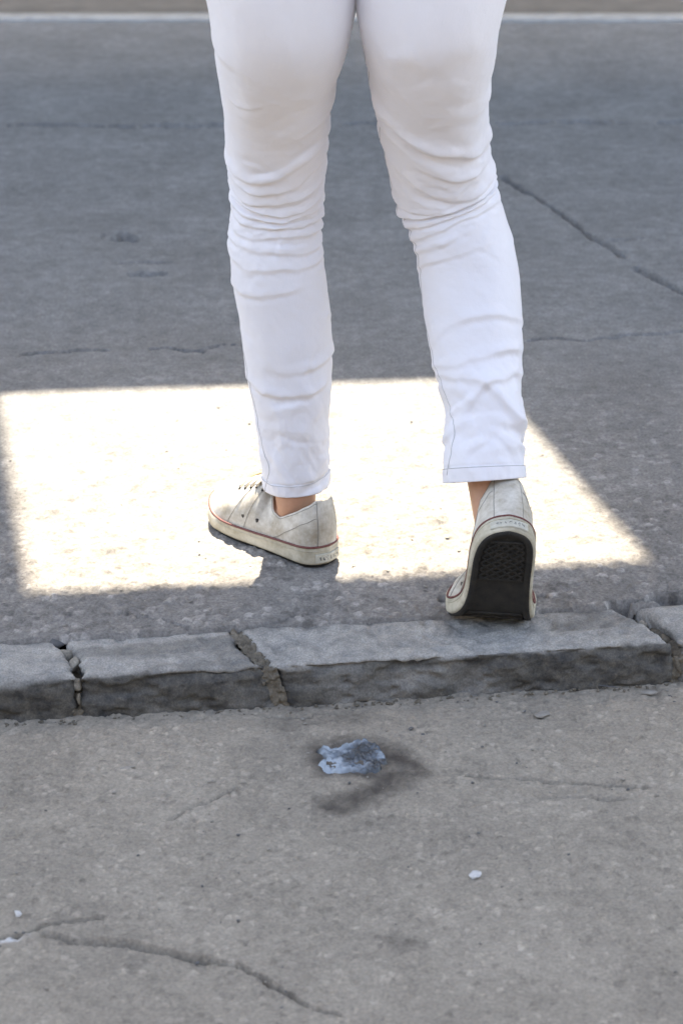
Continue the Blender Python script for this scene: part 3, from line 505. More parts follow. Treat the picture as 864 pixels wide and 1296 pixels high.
# low wall behind the viewer, unseen, added to cut low light on the legs
bw = tag(empty('added_wall', (0, -3.15, 0)), 'added, unseen low grey wall along the back of the pavement', 'wall')
Vb, Fb = box_data(-16, 16, -.25, 0, -.2, 1.7); link('wall_face', pydata('wall_face', Vb, Fb, False), M['brick'], bw)
Vb, Fb = box_data(-16, 16, -.29, .04, 1.7, 1.78); link('coping', pydata('coping', Vb, Fb, False), M['steel'], bw)

# ------------------------------------------------------------------ the person
person = tag(empty('person', (0, -.05, 0)), 'person in white jeans and worn white sneakers walking away off the kerb', 'person')
OFF = np.array([0, -.05, 0])
def plink(name, me, mat, parent=person):
    o = link(name, me, mat, parent)
    return o
def shift(P): return P - OFF
def catmull(rows, step):
    A = np.array(rows, float); d = np.linalg.norm(np.diff(A[:, :3], axis=0), axis=1); s = np.concatenate([[0], np.cumsum(d)])
    for _ in range(2):                                      # take the pixel steps out of the measured rows
        B = A.copy(); B[1:-1, :3] = .25 * A[:-2, :3] + .5 * A[1:-1, :3] + .25 * A[2:, :3]; B[1:-1, 3] = .15 * A[:-2, 3] + .7 * A[1:-1, 3] + .15 * A[2:, 3]; A = B
    q = np.arange(0, s[-1], step); out = np.stack([np.interp(q, s, A[:, k]) for k in range(A.shape[1])], -1)
    k = np.hanning(21); k /= k.sum(); pad = 10
    for c in range(A.shape[1]):
        e = np.concatenate([2 * out[0, c] - out[pad:0:-1, c], out[:, c], 2 * out[-1, c] - out[-2:-pad - 2:-1, c]]); out[:, c] = np.convolve(e, k, 'valid')
    return q, out
def leg_surface(rows, top, folds, seed, side, depth_fn, knee_a, hip_bulge):
    STP = .0016; q, C = catmull(rows + top, STP)
    T = np.gradient(C[:, :3], axis=0); T /= np.linalg.norm(T, axis=1)[:, None]
    k = np.hanning(57); k /= k.sum()
    for c in range(3): T[:, c] = np.convolve(np.pad(T[:, c], 28, 'edge'), k, 'valid')
    T /= np.linalg.norm(T, axis=1)[:, None]
    X = np.array([1., 0, 0])[None] - T * T[:, :1]; X /= np.linalg.norm(X, axis=1)[:, None]
    Bk = np.cross(X, T); Bk *= np.sign(-Bk[:, 1:2])         # points backwards, to the viewer behind the person
    th = np.linspace(-math.pi, math.pi, 241)[:-1]           # 0 = back of the leg, +90 deg = the person's right
    TH, Q = np.meshgrid(th, q); r = C[:, 3][:, None]
    rdp = depth_fn(q)[:, None]
    n_ = 2.15
    ca, sa = np.cos(TH), np.sin(TH)
    k_ = (np.abs(ca) ** n_ + np.abs(sa) ** n_) ** (-1 / n_)
    S = np.sin(TH) ; W = TH * r                             # metric position round the leg
    WJ = .007 * fbm(W * 22 + 3, Q * 22, seed + 31, 2); QJ = .006 * fbm(W * 30 + 7, Q * 18, seed + 32, 3)
    D = np.zeros(TH.shape); backm = sstep(2.3, 1.5, np.abs(TH))
    rs = random.Random(seed)                                # many fine short creases besides the drawn folds
    fine = []
    for k in range(48):
        zone = rs.random()
        a0 = rs.gauss(knee_a, .055) if zone < .5 else (abs(rs.gauss(0, .05)) + .02 if zone < .8 else rs.uniform(.1, .75))
        s0 = rs.uniform(-1.1, 1.1); ln = rs.uniform(.25, .7); tilt = rs.choice((-1, 1)) * rs.uniform(.004, .03) * (1 if zone < .5 else 1.6)
        cv = rs.uniform(-.008, .008)
        fine.append((rs.choice((1, 1, -1)) * rs.uniform(.35, .9), rs.uniform(3.0, 6.5), [(s0 - ln / 2, a0 - tilt / 2), (s0 - ln / 6, a0 - tilt / 6 + cv), (s0 + ln / 6, a0 + tilt / 6 + cv), (s0 + ln / 2, a0 + tilt / 2)]))
    for amp, sig, poly in list(folds) + fine:
        amp *= .001; sig *= .00100
        pl = [(math.asin(max(-1, min(1, s))) + (max(0, abs(s) - 1) * 2.0) * math.copysign(1, s), a) for s, a in poly]
        if abs(poly[0][0]) > .85: pl = [(pl[0][0] * 1.0 + math.copysign(.9, pl[0][0]), pl[0][1] + .4 * (pl[0][1] - pl[1][1]))] + pl
        if abs(poly[-1][0]) > .85: pl = pl + [(pl[-1][0] + math.copysign(.9, pl[-1][0]), pl[-1][1] + .4 * (pl[-1][1] - pl[-2][1]))]
        aa = [p[1] for p in pl]; m0, m1 = min(aa) - sig * 5, max(aa) + sig * 5
        rws = np.where((q > m0) & (q < m1))[0]
        if not len(rws): continue
        sl = slice(rws[0], rws[-1] + 1); rr = float(np.mean(r[sl])); w_ = W[sl] + WJ[sl]; a_ = Q[sl] + QJ[sl]
        best = np.full(w_.shape, 1e9); along = np.zeros(w_.shape); tot = 0; sgn = np.zeros(w_.shape)
        segs = [((p[0] * rr, p[1]), (p2[0] * rr, p2[1])) for p, p2 in zip(pl[:-1], pl[1:])]
        for (x0, y0), (x1, y1) in segs:
            ex, ey = x1 - x0, y1 - y0; L = math.hypot(ex, ey) + 1e-9
            t = np.clip(((w_ - x0) * ex + (a_ - y0) * ey) / L ** 2, 0, 1); d = np.hypot(w_ - x0 - t * ex, a_ - y0 - t * ey)
            c = d < best; best = np.where(c, d, best); along = np.where(c, tot + t * L, along); sgn = np.where(c, ((a_ - y0) * ex - (w_ - x0) * ey) * (1 if segs[-1][1][0] > segs[0][0][0] else -1), sgn); tot += L
        tp = sstep(0, .30, np.minimum(along, tot - along) / tot) * (.55 + .9 * sstep(-.3, .3, fbm(w_ * 28, a_ * 28, seed + 77, 2)))
        sd = np.where(sgn > 0, best, -best)
        prof = np.exp(-(np.where(sd > 0, best / (sig * 1.9), best / (sig * .75))) ** 2) - .32 * np.exp(-((sd + 1.6 * sig) / (sig * .9)) ** 2)
        D[sl] += amp * tp * prof
    D *= 1.0
    # soft secondary creases, dense behind the knee and over the hem, and all round the front
    kn = np.exp(-((Q - knee_a) / .075) ** 2); an = np.exp(-((Q - .05) / .06) ** 2)
    wv = fbm(TH * .8 * np.cos(TH * 0) + 5 + .8 * np.sin(TH), Q * 42 + .35 * np.sin(TH * 2 + seed), seed, 3)
    w2 = fbm(np.cos(TH) * 1.6 + 9, (Q + .02 * np.sin(TH)) * 26 + np.sin(TH) * 1.6, seed + 5, 3)
    D += .0016 * wv * kn + .0032 * w2 * (an + .22) + .0013 * fbm(TH * 3, Q * 60, seed + 8, 3) * (kn + an + .5) + .0022 * fbm(TH * 1.4 + Q * 9, Q * 17, seed + 18, 4)
    D += (1 - backm) * .004 * wv * (kn + .3)
    # hem band: slightly raised, stitched groove above it, small puckers
    hem = sstep(.0165, .0150, Q); D += .0009 * hem - .0012 * np.exp(-((Q - .0158) / .0011) ** 2) + hem * .0006 * fbm(TH * 14, Q * 20, seed + 9, 2)
    if hip_bulge is not None:
        D += hip_bulge(Q, TH)
    R1 = r * k_ * sa + D * sa; R2 = rdp * k_ * ca + D * ca
    P = C[:, None, :3] + X[:, None] * R1[..., None] + Bk[:, None] * R2[..., None]
    # inner turn of the hem
    thick = .0016; inner = []
    for dz, dr in ((-.0008, -.0006), (-.0006, -.0020), (.004, -.0028), (.018, -.003), (.045, -.004)):
        i = int(np.clip(dz / STP, 0, len(q) - 1)); base = P[i] + (dz if dz < 0 else 0) * T[0]
        inner.append(base + dr * (X[i] * sa[0][:, None] + Bk[i] * ca[0][:, None]))
    P = np.concatenate([np.array(inner[::-1]), P], 0)
    return P, q, th, len(inner)
lq = lambda q: np.interp(q, [0, .06, .2, .3, .42, .52, .64, .78, .95], [.047, .049, .060, .064, .060, .066, .084, .108, .098])
rq = lambda q: np.interp(q, [0, .06, .2, .3, .42, .52, .64, .78, .95], [.052, .050, .058, .064, .060, .068, .086, .108, .098])
Ltop = [[-.071, -.110, .79, .094], [-.072, -.105, .85, .094], [-.070, -.095, .92, .088], [-.066, -.088, .98, .082], [-.064, -.085, 1.02, .080]]
Rtop = [[.102, -.112, .79, .094], [.103, -.107, .85, .094], [.101, -.096, .92, .088], [.097, -.089, .98, .082], [.095, -.086, 1.02, .080]]
PL, qL, th, nin = leg_surface(LEFT_ROWS, Ltop, LEFT_FOLDS, 500, -1, lq, .385, None)
PR, qR, th, nin = leg_surface(RIGHT_ROWS, Rtop, RIGHT_FOLDS, 540, 1, rq, .385, None)
meL = grid_mesh('jeans', shift(PL), wrap_v=True); meR = grid_mesh('tmp', shift(PR), wrap_v=True)
bm = bmesh.new(); bm.from_mesh(meL); bm.from_mesh(meR); bmesh.ops.recalc_face_normals(bm, faces=bm.faces); bm.to_mesh(meL); bm.free(); bpy.data.meshes.remove(meR)
meL.polygons.foreach_set('use_smooth', np.ones(len(meL.polygons), bool))
jeans = plink('jeans', meL, M['denim']); jeans['label'] = 'slim white denim jeans creased behind the knees'
def on_leg(P, q, s, a, off=.0003):
    t = math.asin(max(-1, min(1, s))) + max(0, abs(s) - 1) * 2 * math.copysign(1, s)
    i = int(np.clip(round(np.interp(a, q, np.arange(len(q)))), 1, len(q) - 2)) + nin
    j = (t + math.pi) / (2 * math.pi) * len(th); j0 = int(math.floor(j)) % len(th); f = j - math.floor(j); j1 = (j0 + 1) % len(th)
    p = P[i, j0] * (1 - f) + P[i, j1] * f
    cen = P[i].mean(0); n = p - cen; n /= np.linalg.norm(n)
    return p + n * off
def resample(poly, n):
    A = np.array(poly, float); d = np.concatenate([[0], np.cumsum(np.hypot(*(np.diff(A, axis=0) * [.06, 1]).T))]); t = np.linspace(0, d[-1], n)
    B = np.stack([np.interp(t, d, A[:, 0]), np.interp(t, d, A[:, 1])], -1)
    k = np.array([.25, .5, .25])
    for _ in range(8): B[1:-1] = .25 * B[:-2] + .5 * B[1:-1] + .25 * B[2:]
    return B
for P_, q_, poly, n in ((PL, qL, LEFT_SEAM, 150), (PR, qR, RIGHT_SEAM, 220), (PL, qL, LEFT_INSEAM, 60)):
    path = [on_leg(P_, q_, s, a, .0001) - OFF for s, a in resample(poly, n)]
    Vs, Fs = tube_data(path, .00055, 5); plink('seam', pydata('seam', Vs, Fs), M['stitch'], jeans)
for P_, q_ in ((PL, qL), (PR, qR)):                           # stitch line of the hem
    i = int(.0158 / .0016) + nin; ring = [P_[i, j] - OFF for j in range(len(th))]; ring.append(ring[0])
    cen = np.mean(ring, 0); ring = [p + (p - cen) / np.linalg.norm(p - cen) * .0001 for p in ring]
    Vs, Fs = tube_data(ring, .0005, 5); plink('hem_stitch', pydata('hem_stitch', Vs, Fs), M['stitch'], jeans)
# back pockets
for P_, q_, a0, s0 in ((PL, qL, .735, .0), (PR, qR, .735, -.05)):
    rows = []
    for a in np.linspace(0, .14, 30):
        hw = .62 if a > .03 else .62 * a / .03 * .98 + .012
        rows.append([on_leg(P_, q_, s0 + hw * t, a0 + a, .0016) - OFF for t in np.linspace(-1, 1, 24)])
    po = plink('back_pocket', grid_mesh('back_pocket', np.array(rows)), M['denim'], jeans)
    R0 = np.array(rows); path = [R0[k, 0] for k in range(29, -1, -1)] + [R0[k, -1] for k in range(0, 30)]
    Vs, Fs = tube_data(path, .0006, 5); plink('pocket_stitch', pydata('pocket_stitch', Vs, Fs), M['stitch'], po)

# ------------------------------------------------------------------ shoes
SL = .282
_t = np.array([0, .012, .035, .07, .12, .2, .3, .4, .5, .6, .7, .8, .88, .94, .98, 1.]) * SL
_med = np.array([0, .0135, .0225, .0290, .0330, .0345, .0330, .0320, .0345, .0430, .0500, .0480, .0395, .0285, .0165, 0])
_lat = np.array([0, .0135, .0225, .0290, .0330, .0350, .0370, .0400, .0440, .0480, .0495, .0465, .0380, .0270, .0155, 0])
def outline(side, inset=0., n=180):
    """closed outline of the sole, counter-clockwise from the heel; side=+1 for the left foot, -1 for the right (y to the person's left)."""
    tt = .5 - .5 * np.cos(np.linspace(0, math.pi, n // 2 + 1)); x = tt * SL
    L = np.interp(x, _t, _lat if side > 0 else _med); Rr = np.interp(x, _t, _med if side > 0 else _lat)
    pts = [(x[i], -Rr[i]) for i in range(len(x))] + [(x[i], L[i]) for i in range(len(x) - 2, 0, -1)]
    A = np.array(pts)
    for _ in range(6): A = .25 * np.roll(A, 1, 0) + .5 * A + .25 * np.roll(A, -1, 0)
    if inset:
        T = np.roll(A, -1, 0) - np.roll(A, 1, 0); T /= np.linalg.norm(T, axis=1)[:, None]; nrm = np.stack([-T[:, 1], T[:, 0]], -1); A = A + nrm * inset
    return A
def fox_h(x): return np.interp(x, [0, .04, .12, .2, .25, .285], [.029, .0275, .0235, .0225, .025, .027])
def make_shoe(side, place, tab):
    """place(p): shoe-local point (x forward from heel, y left, z up) -> world."""
    W = lambda P: np.array([place(np.asarray(p, float)) for p in np.asarray(P).reshape(-1, 3)]).reshape(np.asarray(P).shape) - OFF
    # -- upper: two side walls from the sole edge to the top line / collar, meeting along the vamp
    xs = SL * (.5 - .5 * np.cos(np.linspace(0, math.pi, 110))); xs = .0035 + xs * (SL - .010) / SL
    n = 26; A = outline(side, .0025, 400)
    def half(x, sgn):
        m = A[(A[:, 1] * sgn) > -1e-6]; o = np.argsort(m[:, 0]); return np.interp(x, m[o, 0], np.abs(m[o, 1]))
    zc = np.interp(xs, [0, .010, .019, .03, .055, .080, .100, .113, .125, .15, .18, .21, .24, .262, .275, .285], [tab, tab - .001, tab * .8 + .010, tab * .6 + .023, .064, .053, .0545, .066, .082, .083, .073, .064, .056, .049, .041, .030])
    yc = np.interp(xs, [0, .005, .012, .03, .06, .085, .105, .118, .128, .285], [0, .010, .0165, .0255, .0295, .0290, .0245, .015, 0, 0])
    rows = []
    for i, x in enumerate(xs):
        h0 = fox_h(x) - .004; row = []
        for sgn in (-1, 1):
            w0 = half(x, sgn); seg = []
            if yc[i] > 0: P0, P1, P2, P3 = (w0, h0), (w0 * 1.0, h0 + .45 * (zc[i] - h0)), (yc[i] + .0035 * min(1, x / .01), zc[i] - .3 * (zc[i] - h0)), (yc[i], zc[i])
            else: P0, P1, P2, P3 = (w0, h0), (w0 * .97, h0 + .45 * (zc[i] - h0)), (w0 * .58, zc[i] - .002), (0, zc[i])
            for t in np.linspace(0, 1, n):
                a, b, c, d = (1 - t) ** 3, 3 * t * (1 - t) ** 2, 3 * t * t * (1 - t), t ** 3
                y = a * P0[0] + b * P1[0] + c * P2[0] + d * P3[0]; z = a * P0[1] + b * P1[1] + c * P2[1] + d * P3[1]
                xx = x + .006 * (1 - x / .05) * max(0, z - .045) / .04 * (x < .05) - .003 * math.sin(math.pi * min(1, t)) * (1 - x / .03) * (x < .03)
                y += .0009 * float(fbm(np.array(x * 60.), np.array(z * 60. + sgn * 9), 700 + side, 3)) * math.sin(math.pi * t)
                seg.append((xx, sgn * y, z + .0012 * float(fbm(np.array(x * 45.), np.array(z * 40. + sgn * 5), 710 + side, 3)) * t))
            row.append(seg if sgn < 0 else seg[::-1])
        rows.append((row[0], row[1]))
    a = np.array([r_[0] for r_ in rows]); b = np.array([r_[1] for r_ in rows])
    # inside lining: returns down from the top line
    def lining(S, sgn, topcol):
        top = S[:60, topcol]; out = []
        for dz, dy in ((0.0008, .0012), (-.002, .0030), (-.014, .0036), (-.035, .003)):
            q = top.copy(); q[:, 2] += dz; q[:, 1] -= sgn * np.minimum(np.abs(q[:, 1]), dy); out.append(q)
        return np.concatenate([top[None], np.array(out)], 0).transpose(1, 0, 2)
    bm = bmesh.new()
    for S in (W(a), W(b)):
        t = grid_mesh('t', S); bm.from_mesh(t); bpy.data.meshes.remove(t)
    for S, sgn, tc in ((a, -1, -1), (b, 1, 0)):
        t = grid_mesh('t', W(lining(S, sgn, tc))); bm.from_mesh(t); bpy.data.meshes.remove(t)
    bmesh.ops.remove_doubles(bm, verts=bm.verts, dist=.00025); bmesh.ops.recalc_face_normals(bm, faces=bm.faces)
    me = bpy.data.meshes.new('sneaker'); bm.to_mesh(me); bm.free(); me.polygons.foreach_set('use_smooth', np.ones(len(me.polygons), bool))
    shoe = plink('sneaker', me, M['shoe_canvas'])
    shoe['label'] = 'worn white canvas sneaker planted flat on the sunlit street' if side > 0 else 'worn white canvas sneaker with its heel lifted showing the dark sole'
    # -- foxing (rubber side band)
    O = outline(side); I1 = outline(side, .0006); I2 = outline(side, .0020); I3 = outline(side, .0055); I0 = outline(side, .0035)
    H = fox_h(O[:, 0]); ring = lambda Q, z: np.stack([Q[:, 0], Q[:, 1], z], -1)
    spring = .006 * sstep(.225, .285, O[:, 0])
    hz = lambda f: spring * (1 - 0) + f
    P = np.stack([ring(I3, hz(.003)), ring(I0, hz(.0025)), ring(I1, hz(.0045)), ring(O, hz(.007)), ring(O, hz(H * .45)), ring(I1, hz(H * .8)), ring(I1, hz(H - .0015)), ring(I2, hz(H)), ring(I3, hz(H - .001))], 0)
    plink('rubber_band', grid_mesh('rubber_band', W(P), wrap_v=True), M['shoe_rubber'], shoe)
    # toe bumper, a second thicker strip round the toe
    sel = [i for i in range(len(O)) if O[i, 0] > .205]; Ob = outline(side, -.0016)
    k0 = len(O) // 2; sel = sorted(sel)
    P = np.stack([ring(I1[sel], (spring + .005)[sel]), ring(Ob[sel], (spring + .006)[sel]), ring(Ob[sel], (spring + H * .9)[sel]), ring(I1[sel], (spring + H * .96)[sel])], 0)
    P[1:3, 0] = P[[0, 3], 0]; P[1:3, -1] = P[[0, 3], -1]
    plink('toe_bumper', grid_mesh('toe_bumper', W(P)), M['shoe_rubber'], shoe)
    # maroon stripe on the upper edge of the band and a thin rubber lip line below
    S1 = outline(side, .0008); path = W(np.stack([S1[:, 0], S1[:, 1], H - .0008 + spring], -1)); path = np.vstack([path, path[:2]])
    Vs, Fs = tube_data(path, .0015, 6); plink('stripe', pydata('stripe', Vs, Fs), M['stripe'], shoe)
    S1 = outline(side, .0003); path = W(np.stack([S1[:, 0], S1[:, 1], H - .0065 + spring], -1)); path = np.vstack([path, path[:2]])
    Vs, Fs = tube_data(path, .0006, 5); plink('band_rib', pydata('band_rib', Vs, Fs), M['shoe_rubber'], shoe)
    # -- outsole with a raised rim and tread
    E0 = outline(side, .0030); E1 = outline(side, .0036); E2 = outline(side, .0095); E3 = outline(side, .0105)
    c = np.stack([np.linspace(.02, SL - .02, len(O)) * 0 + O[:, 0] * .88 + .017, O[:, 1] * .0, np.zeros(len(O))], -1)
    P = np.stack([ring(E0, hz(.004 + 0 * H)), ring(E1, hz(0 * H)), ring(E2, hz(0 * H)), ring(E3, hz(.0026 + 0 * H)), np.stack([c[:, 0], O[:, 1] * .35, spring + .0026], -1), np.stack([c[:, 0], O[:, 1] * .0, spring + .0026], -1)], 0)
    osl = plink('outsole', grid_mesh('outsole', W(P), wrap_v=True), M['outsole'], shoe)
    hw = lambda x, s: float(np.interp(x, _t, (_lat if (s > 0) == (side > 0) else _med))) - .0115
    tre = []
    for (xa, xb) in ((.022, .085), (.150, .255)):
        for k in range(7):
            for sg in (-1, 1):
                pts = []
                for i in range(25):
                    f = i / 24; x = xa + (xb - xa) * (k / 6); amp = .011
                    tri = abs(((f * 2 + k * .5) % 1) - .5) * 2 - .5
                    x = min(max(x + sg * amp * tri, xa), xb); y = -hw(x, -1) + f * (hw(x, 1) + hw(x, -1))
                    pts.append((x, y, .0018 + .006 * float(sstep(.225, .285, x))))
                Vt, Ft = tube_data(W(pts), .0016, 5); tre.append((Vt, Ft))
        for x in (xa, xb):
            pts = [(x, -hw(x, -1) + f * (hw(x, 1) + hw(x, -1)), .0015 + .006 * float(sstep(.225, .285, x))) for f in np.linspace(0, 1, 20)]
            tre.append(tube_data(W(pts), .0014, 5))
        Vt, Ft = merge(tre); tr_ = plink('heel_tread' if xa < .1 else 'forefoot_tread', pydata('tread', Vt, Ft), M['outsole'], shoe); tr_['kind'] = 'stuff'; tre = []
    # -- heel label with a worn, illegible row of marks
    q = np.argsort(np.where(O[:, 0] < .05, 0, 1) * 9 + np.arctan2(O[:, 1], .05 - O[:, 0]))
    q = [i for i in q if O[i, 0] < .05]; arcp = O[q]; dl = np.concatenate([[0], np.cumsum(np.linalg.norm(np.diff(arcp, axis=0), axis=1))]); mid = np.interp(0, arcp[:, 1], dl)
    def on_band(a, z, off):
        x = np.interp(mid + a, dl, arcp[:, 0]); y = np.interp(mid + a, dl, arcp[:, 1]); e = .001
        tx = np.interp(mid + a + e, dl, arcp[:, 0]) - np.interp(mid + a - e, dl, arcp[:, 0]); ty = np.interp(mid + a + e, dl, arcp[:, 1]) - np.interp(mid + a - e, dl, arcp[:, 1])
        nn = np.array([-ty, tx]); nn /= np.linalg.norm(nn) + 1e-9
        if nn[0] > 0: nn = -nn
        return (x + nn[0] * off, y + nn[1] * off, z)
    z0, z1, hwid = .0065, .0185, .0205
    rows = []
    for z, f in ((z0, .0), (z0, .9), (z0 + .0008, 1.), (z1 - .0008, 1.), (z1, .9), (z1, 0.)):
        rows.append([on_band(a, z, .0022 * f * (0 if abs(a) > hwid * .999 else 1) + .0002) for a in [-hwid] + list(np.linspace(-hwid * .985, hwid * .985, 26)) + [hwid]])
    lab = plink('heel_label', grid_mesh('heel_label', W(np.array(rows))), M['label'], shoe); marks = []
    rs = random.Random(31 + side)
    for k in range(7):
        a0 = -.0145 + k * .0046; pts = []
        for i in range(7): pts.append(on_band(a0 + rs.uniform(-.0016, .0016), .0125 + rs.uniform(-.003, .003), .0022))
        marks.append(tube_data(W(pts), .00042, 4))
    # (worn marks only: the photograph's lettering is rubbed past reading)
    Vm, Fm = merge(marks); plink('worn_print', pydata('worn_print', Vm, Fm), M['ink'], shoe)
    # -- heel stay strip, stitching, collar edge
    def wall(x, t, sgn, off=0.):
        S = a if sgn < 0 else b; i = np.interp(x, xs, np.arange(len(xs))); i0 = int(min(i, len(xs) - 2)); f = i - i0
        tt = (t if sgn < 0 else 1 - t) * (n - 1); j0 = int(min(max(tt, 0), n - 2)); g_ = tt - j0
        p = (S[i0, j0] * (1 - f) + S[i0 + 1, j0] * f) * (1 - g_) + (S[i0, j0 + 1] * (1 - f) + S[i0 + 1, j0 + 1] * f) * g_
        d = np.array([p[0] - .06, p[1], 0]) if p[0] < .06 else np.array([0, p[1], .6 * abs(p[1])]); d = d / (np.linalg.norm(d) + 1e-9)
        return p + d * off
    rows = []
    for t in np.linspace(.05, 1.0, 22):
        rows.append([wall(x, t, sg, .0009) for sg, x in [(-1, x) for x in (.0075, .006, .005, .0042, .0036)] + [(1, x) for x in (.0036, .0042, .005, .006, .0075)]])
    plink('heel_strip', grid_mesh('heel_strip', W(np.array(rows))), M['shoe_canvas'], shoe)
    st = []
    for sg in (-1, 1):
        st.append([wall(.0078, t, sg, .0006) for t in np.linspace(.05, 1, 20)])
        st.append([wall(x, float(np.interp(x, [.008, .03, .06, .08, .095], [.62, .56, .38, .15, .02])), sg, .0004) for x in np.linspace(.009, .095, 40)])
        st.append([wall(x, .95, sg, .0003) for x in np.linspace(.008, .118, 50)])
        st.append([wall(float(np.interp(t, [0, 1], [.152, .128])), t, sg, .0004) for t in np.linspace(.02, .85, 30)])
        st.append([wall(float(np.interp(t, [0, .6, 1], [.19, .165, .150])), t, sg, .0004) for t in np.linspace(.02, .80, 30)])
    Vs, Fs = merge([tube_data(W(p), .00032, 4) for p in st]); plink('stitching', pydata('stitching', Vs, Fs), M['shoe_thread'], shoe)
    # -- vent eyelets low on the inner (arch) side and on the outer side, lace eyelets and laces
    for sg in (-1, 1):
        for x in (.128, .156):
            p = wall(x, .22, sg, .0004); u_ = np.array([1., 0, 0]); v_ = np.array([0, 0, 1.])
            rr = [tuple(p + (u_ * math.cos(k) + v_ * math.sin(k)) * .0027 + np.array([0, sg * .0002, 0])) for k in np.linspace(0, 2 * math.pi, 13)[:-1]]
            r2 = [tuple(np.array(q_) - np.array([0, sg * .003, 0])) for q_ in rr]
            Vq = [tuple(v) for v in W(np.array(rr + r2))]; Fq = [tuple(range(12))] + [(i, (i + 1) % 12, 12 + (i + 1) % 12, 12 + i) for i in range(12)]
            plink('eyelet', pydata('eyelet', Vq, Fq, False), M['eyelet'], shoe)
    for k in range(5):
        x = .136 + k * .0135; pts = [wall(x, t, -1, .002) for t in np.linspace(.72, 1, 7)] + [wall(x, t, 1, .002) for t in np.linspace(1, .72, 7)]
        pts = [p + np.array([.004 * (i / 13 - .5), 0, .0008]) for i, p in enumerate(pts)]
        Vs, Fs = tube_data(W(pts), .0019, 6); plink('lace', pydata('lace', Vs, Fs), M['lace'], shoe)
        for sg in (-1, 1):
            p = wall(x, .70, sg, .001); Vs, Fs = tube_data(W([p, p + np.array([0, sg * .0005, .0005])]), .0017, 8); plink('eyelet', pydata('eyelet', Vs, Fs), M['eyelet'], shoe)
    # tongue
    rows = [[(x, y, z - 6 * y * y) for y in np.linspace(-.020, .020, 11)] for x, z in ((.150, .080), (.138, .088), (.126, .096), (.118, .101), (.117, .099), (.124, .092), (.135, .084))]
    plink('tongue', grid_mesh('tongue', W(np.array(rows))), M['shoe_canvas'], shoe)
    return shoe
def rot_z(p, a): return np.array([p[0] * math.cos(a) - p[1] * math.sin(a), p[0] * math.sin(a) + p[1] * math.cos(a), p[2]])
# left: flat on the street, toe turned out to the left
LYAW = rad(90 + 41); LHEEL = np.array([-.015, -.013, .0015])
def place_left(p): return rot_z(np.array([p[0] * .81, p[1] * .97, p[2]]), LYAW) + LHEEL
# right: toe still on the kerb's back edge, sole bent at the ball, heel lifted
RB, RPHI, RLEN = .192, rad(74), .080; RYAW = rad(90 - 8); RBALL = np.array([.181, -.150, .0025])
def bend(p):
    s = RB - p[0]; R_ = RLEN / RPHI
    if s <= 0: return np.array([p[0] - RB, p[1], p[2]])
    a = min(s, RLEN) / R_; x = -(R_ - p[2]) * math.sin(a); z = R_ - (R_ - p[2]) * math.cos(a)
    if s > RLEN: x -= (s - RLEN) * math.cos(RPHI); z += (s - RLEN) * math.sin(RPHI)
    return np.array([x, p[1], z])
RROLL = rad(0)
def place_right(p):
    p = np.array([p[0] * .92, p[1] * 1.10, p[2]]); q = bend(p); k = min(1, max(0, q[2] / .05)); a = RROLL * k
    q = np.array([q[0], q[1] * math.cos(a) - 0 * q[2] - .17 * q[2] + .14 * p[2], q[2] + q[1] * math.sin(a)])
    return rot_z(q, RYAW) + RBALL
make_shoe(1, place_left, .089); make_shoe(-1, place_right, .113)

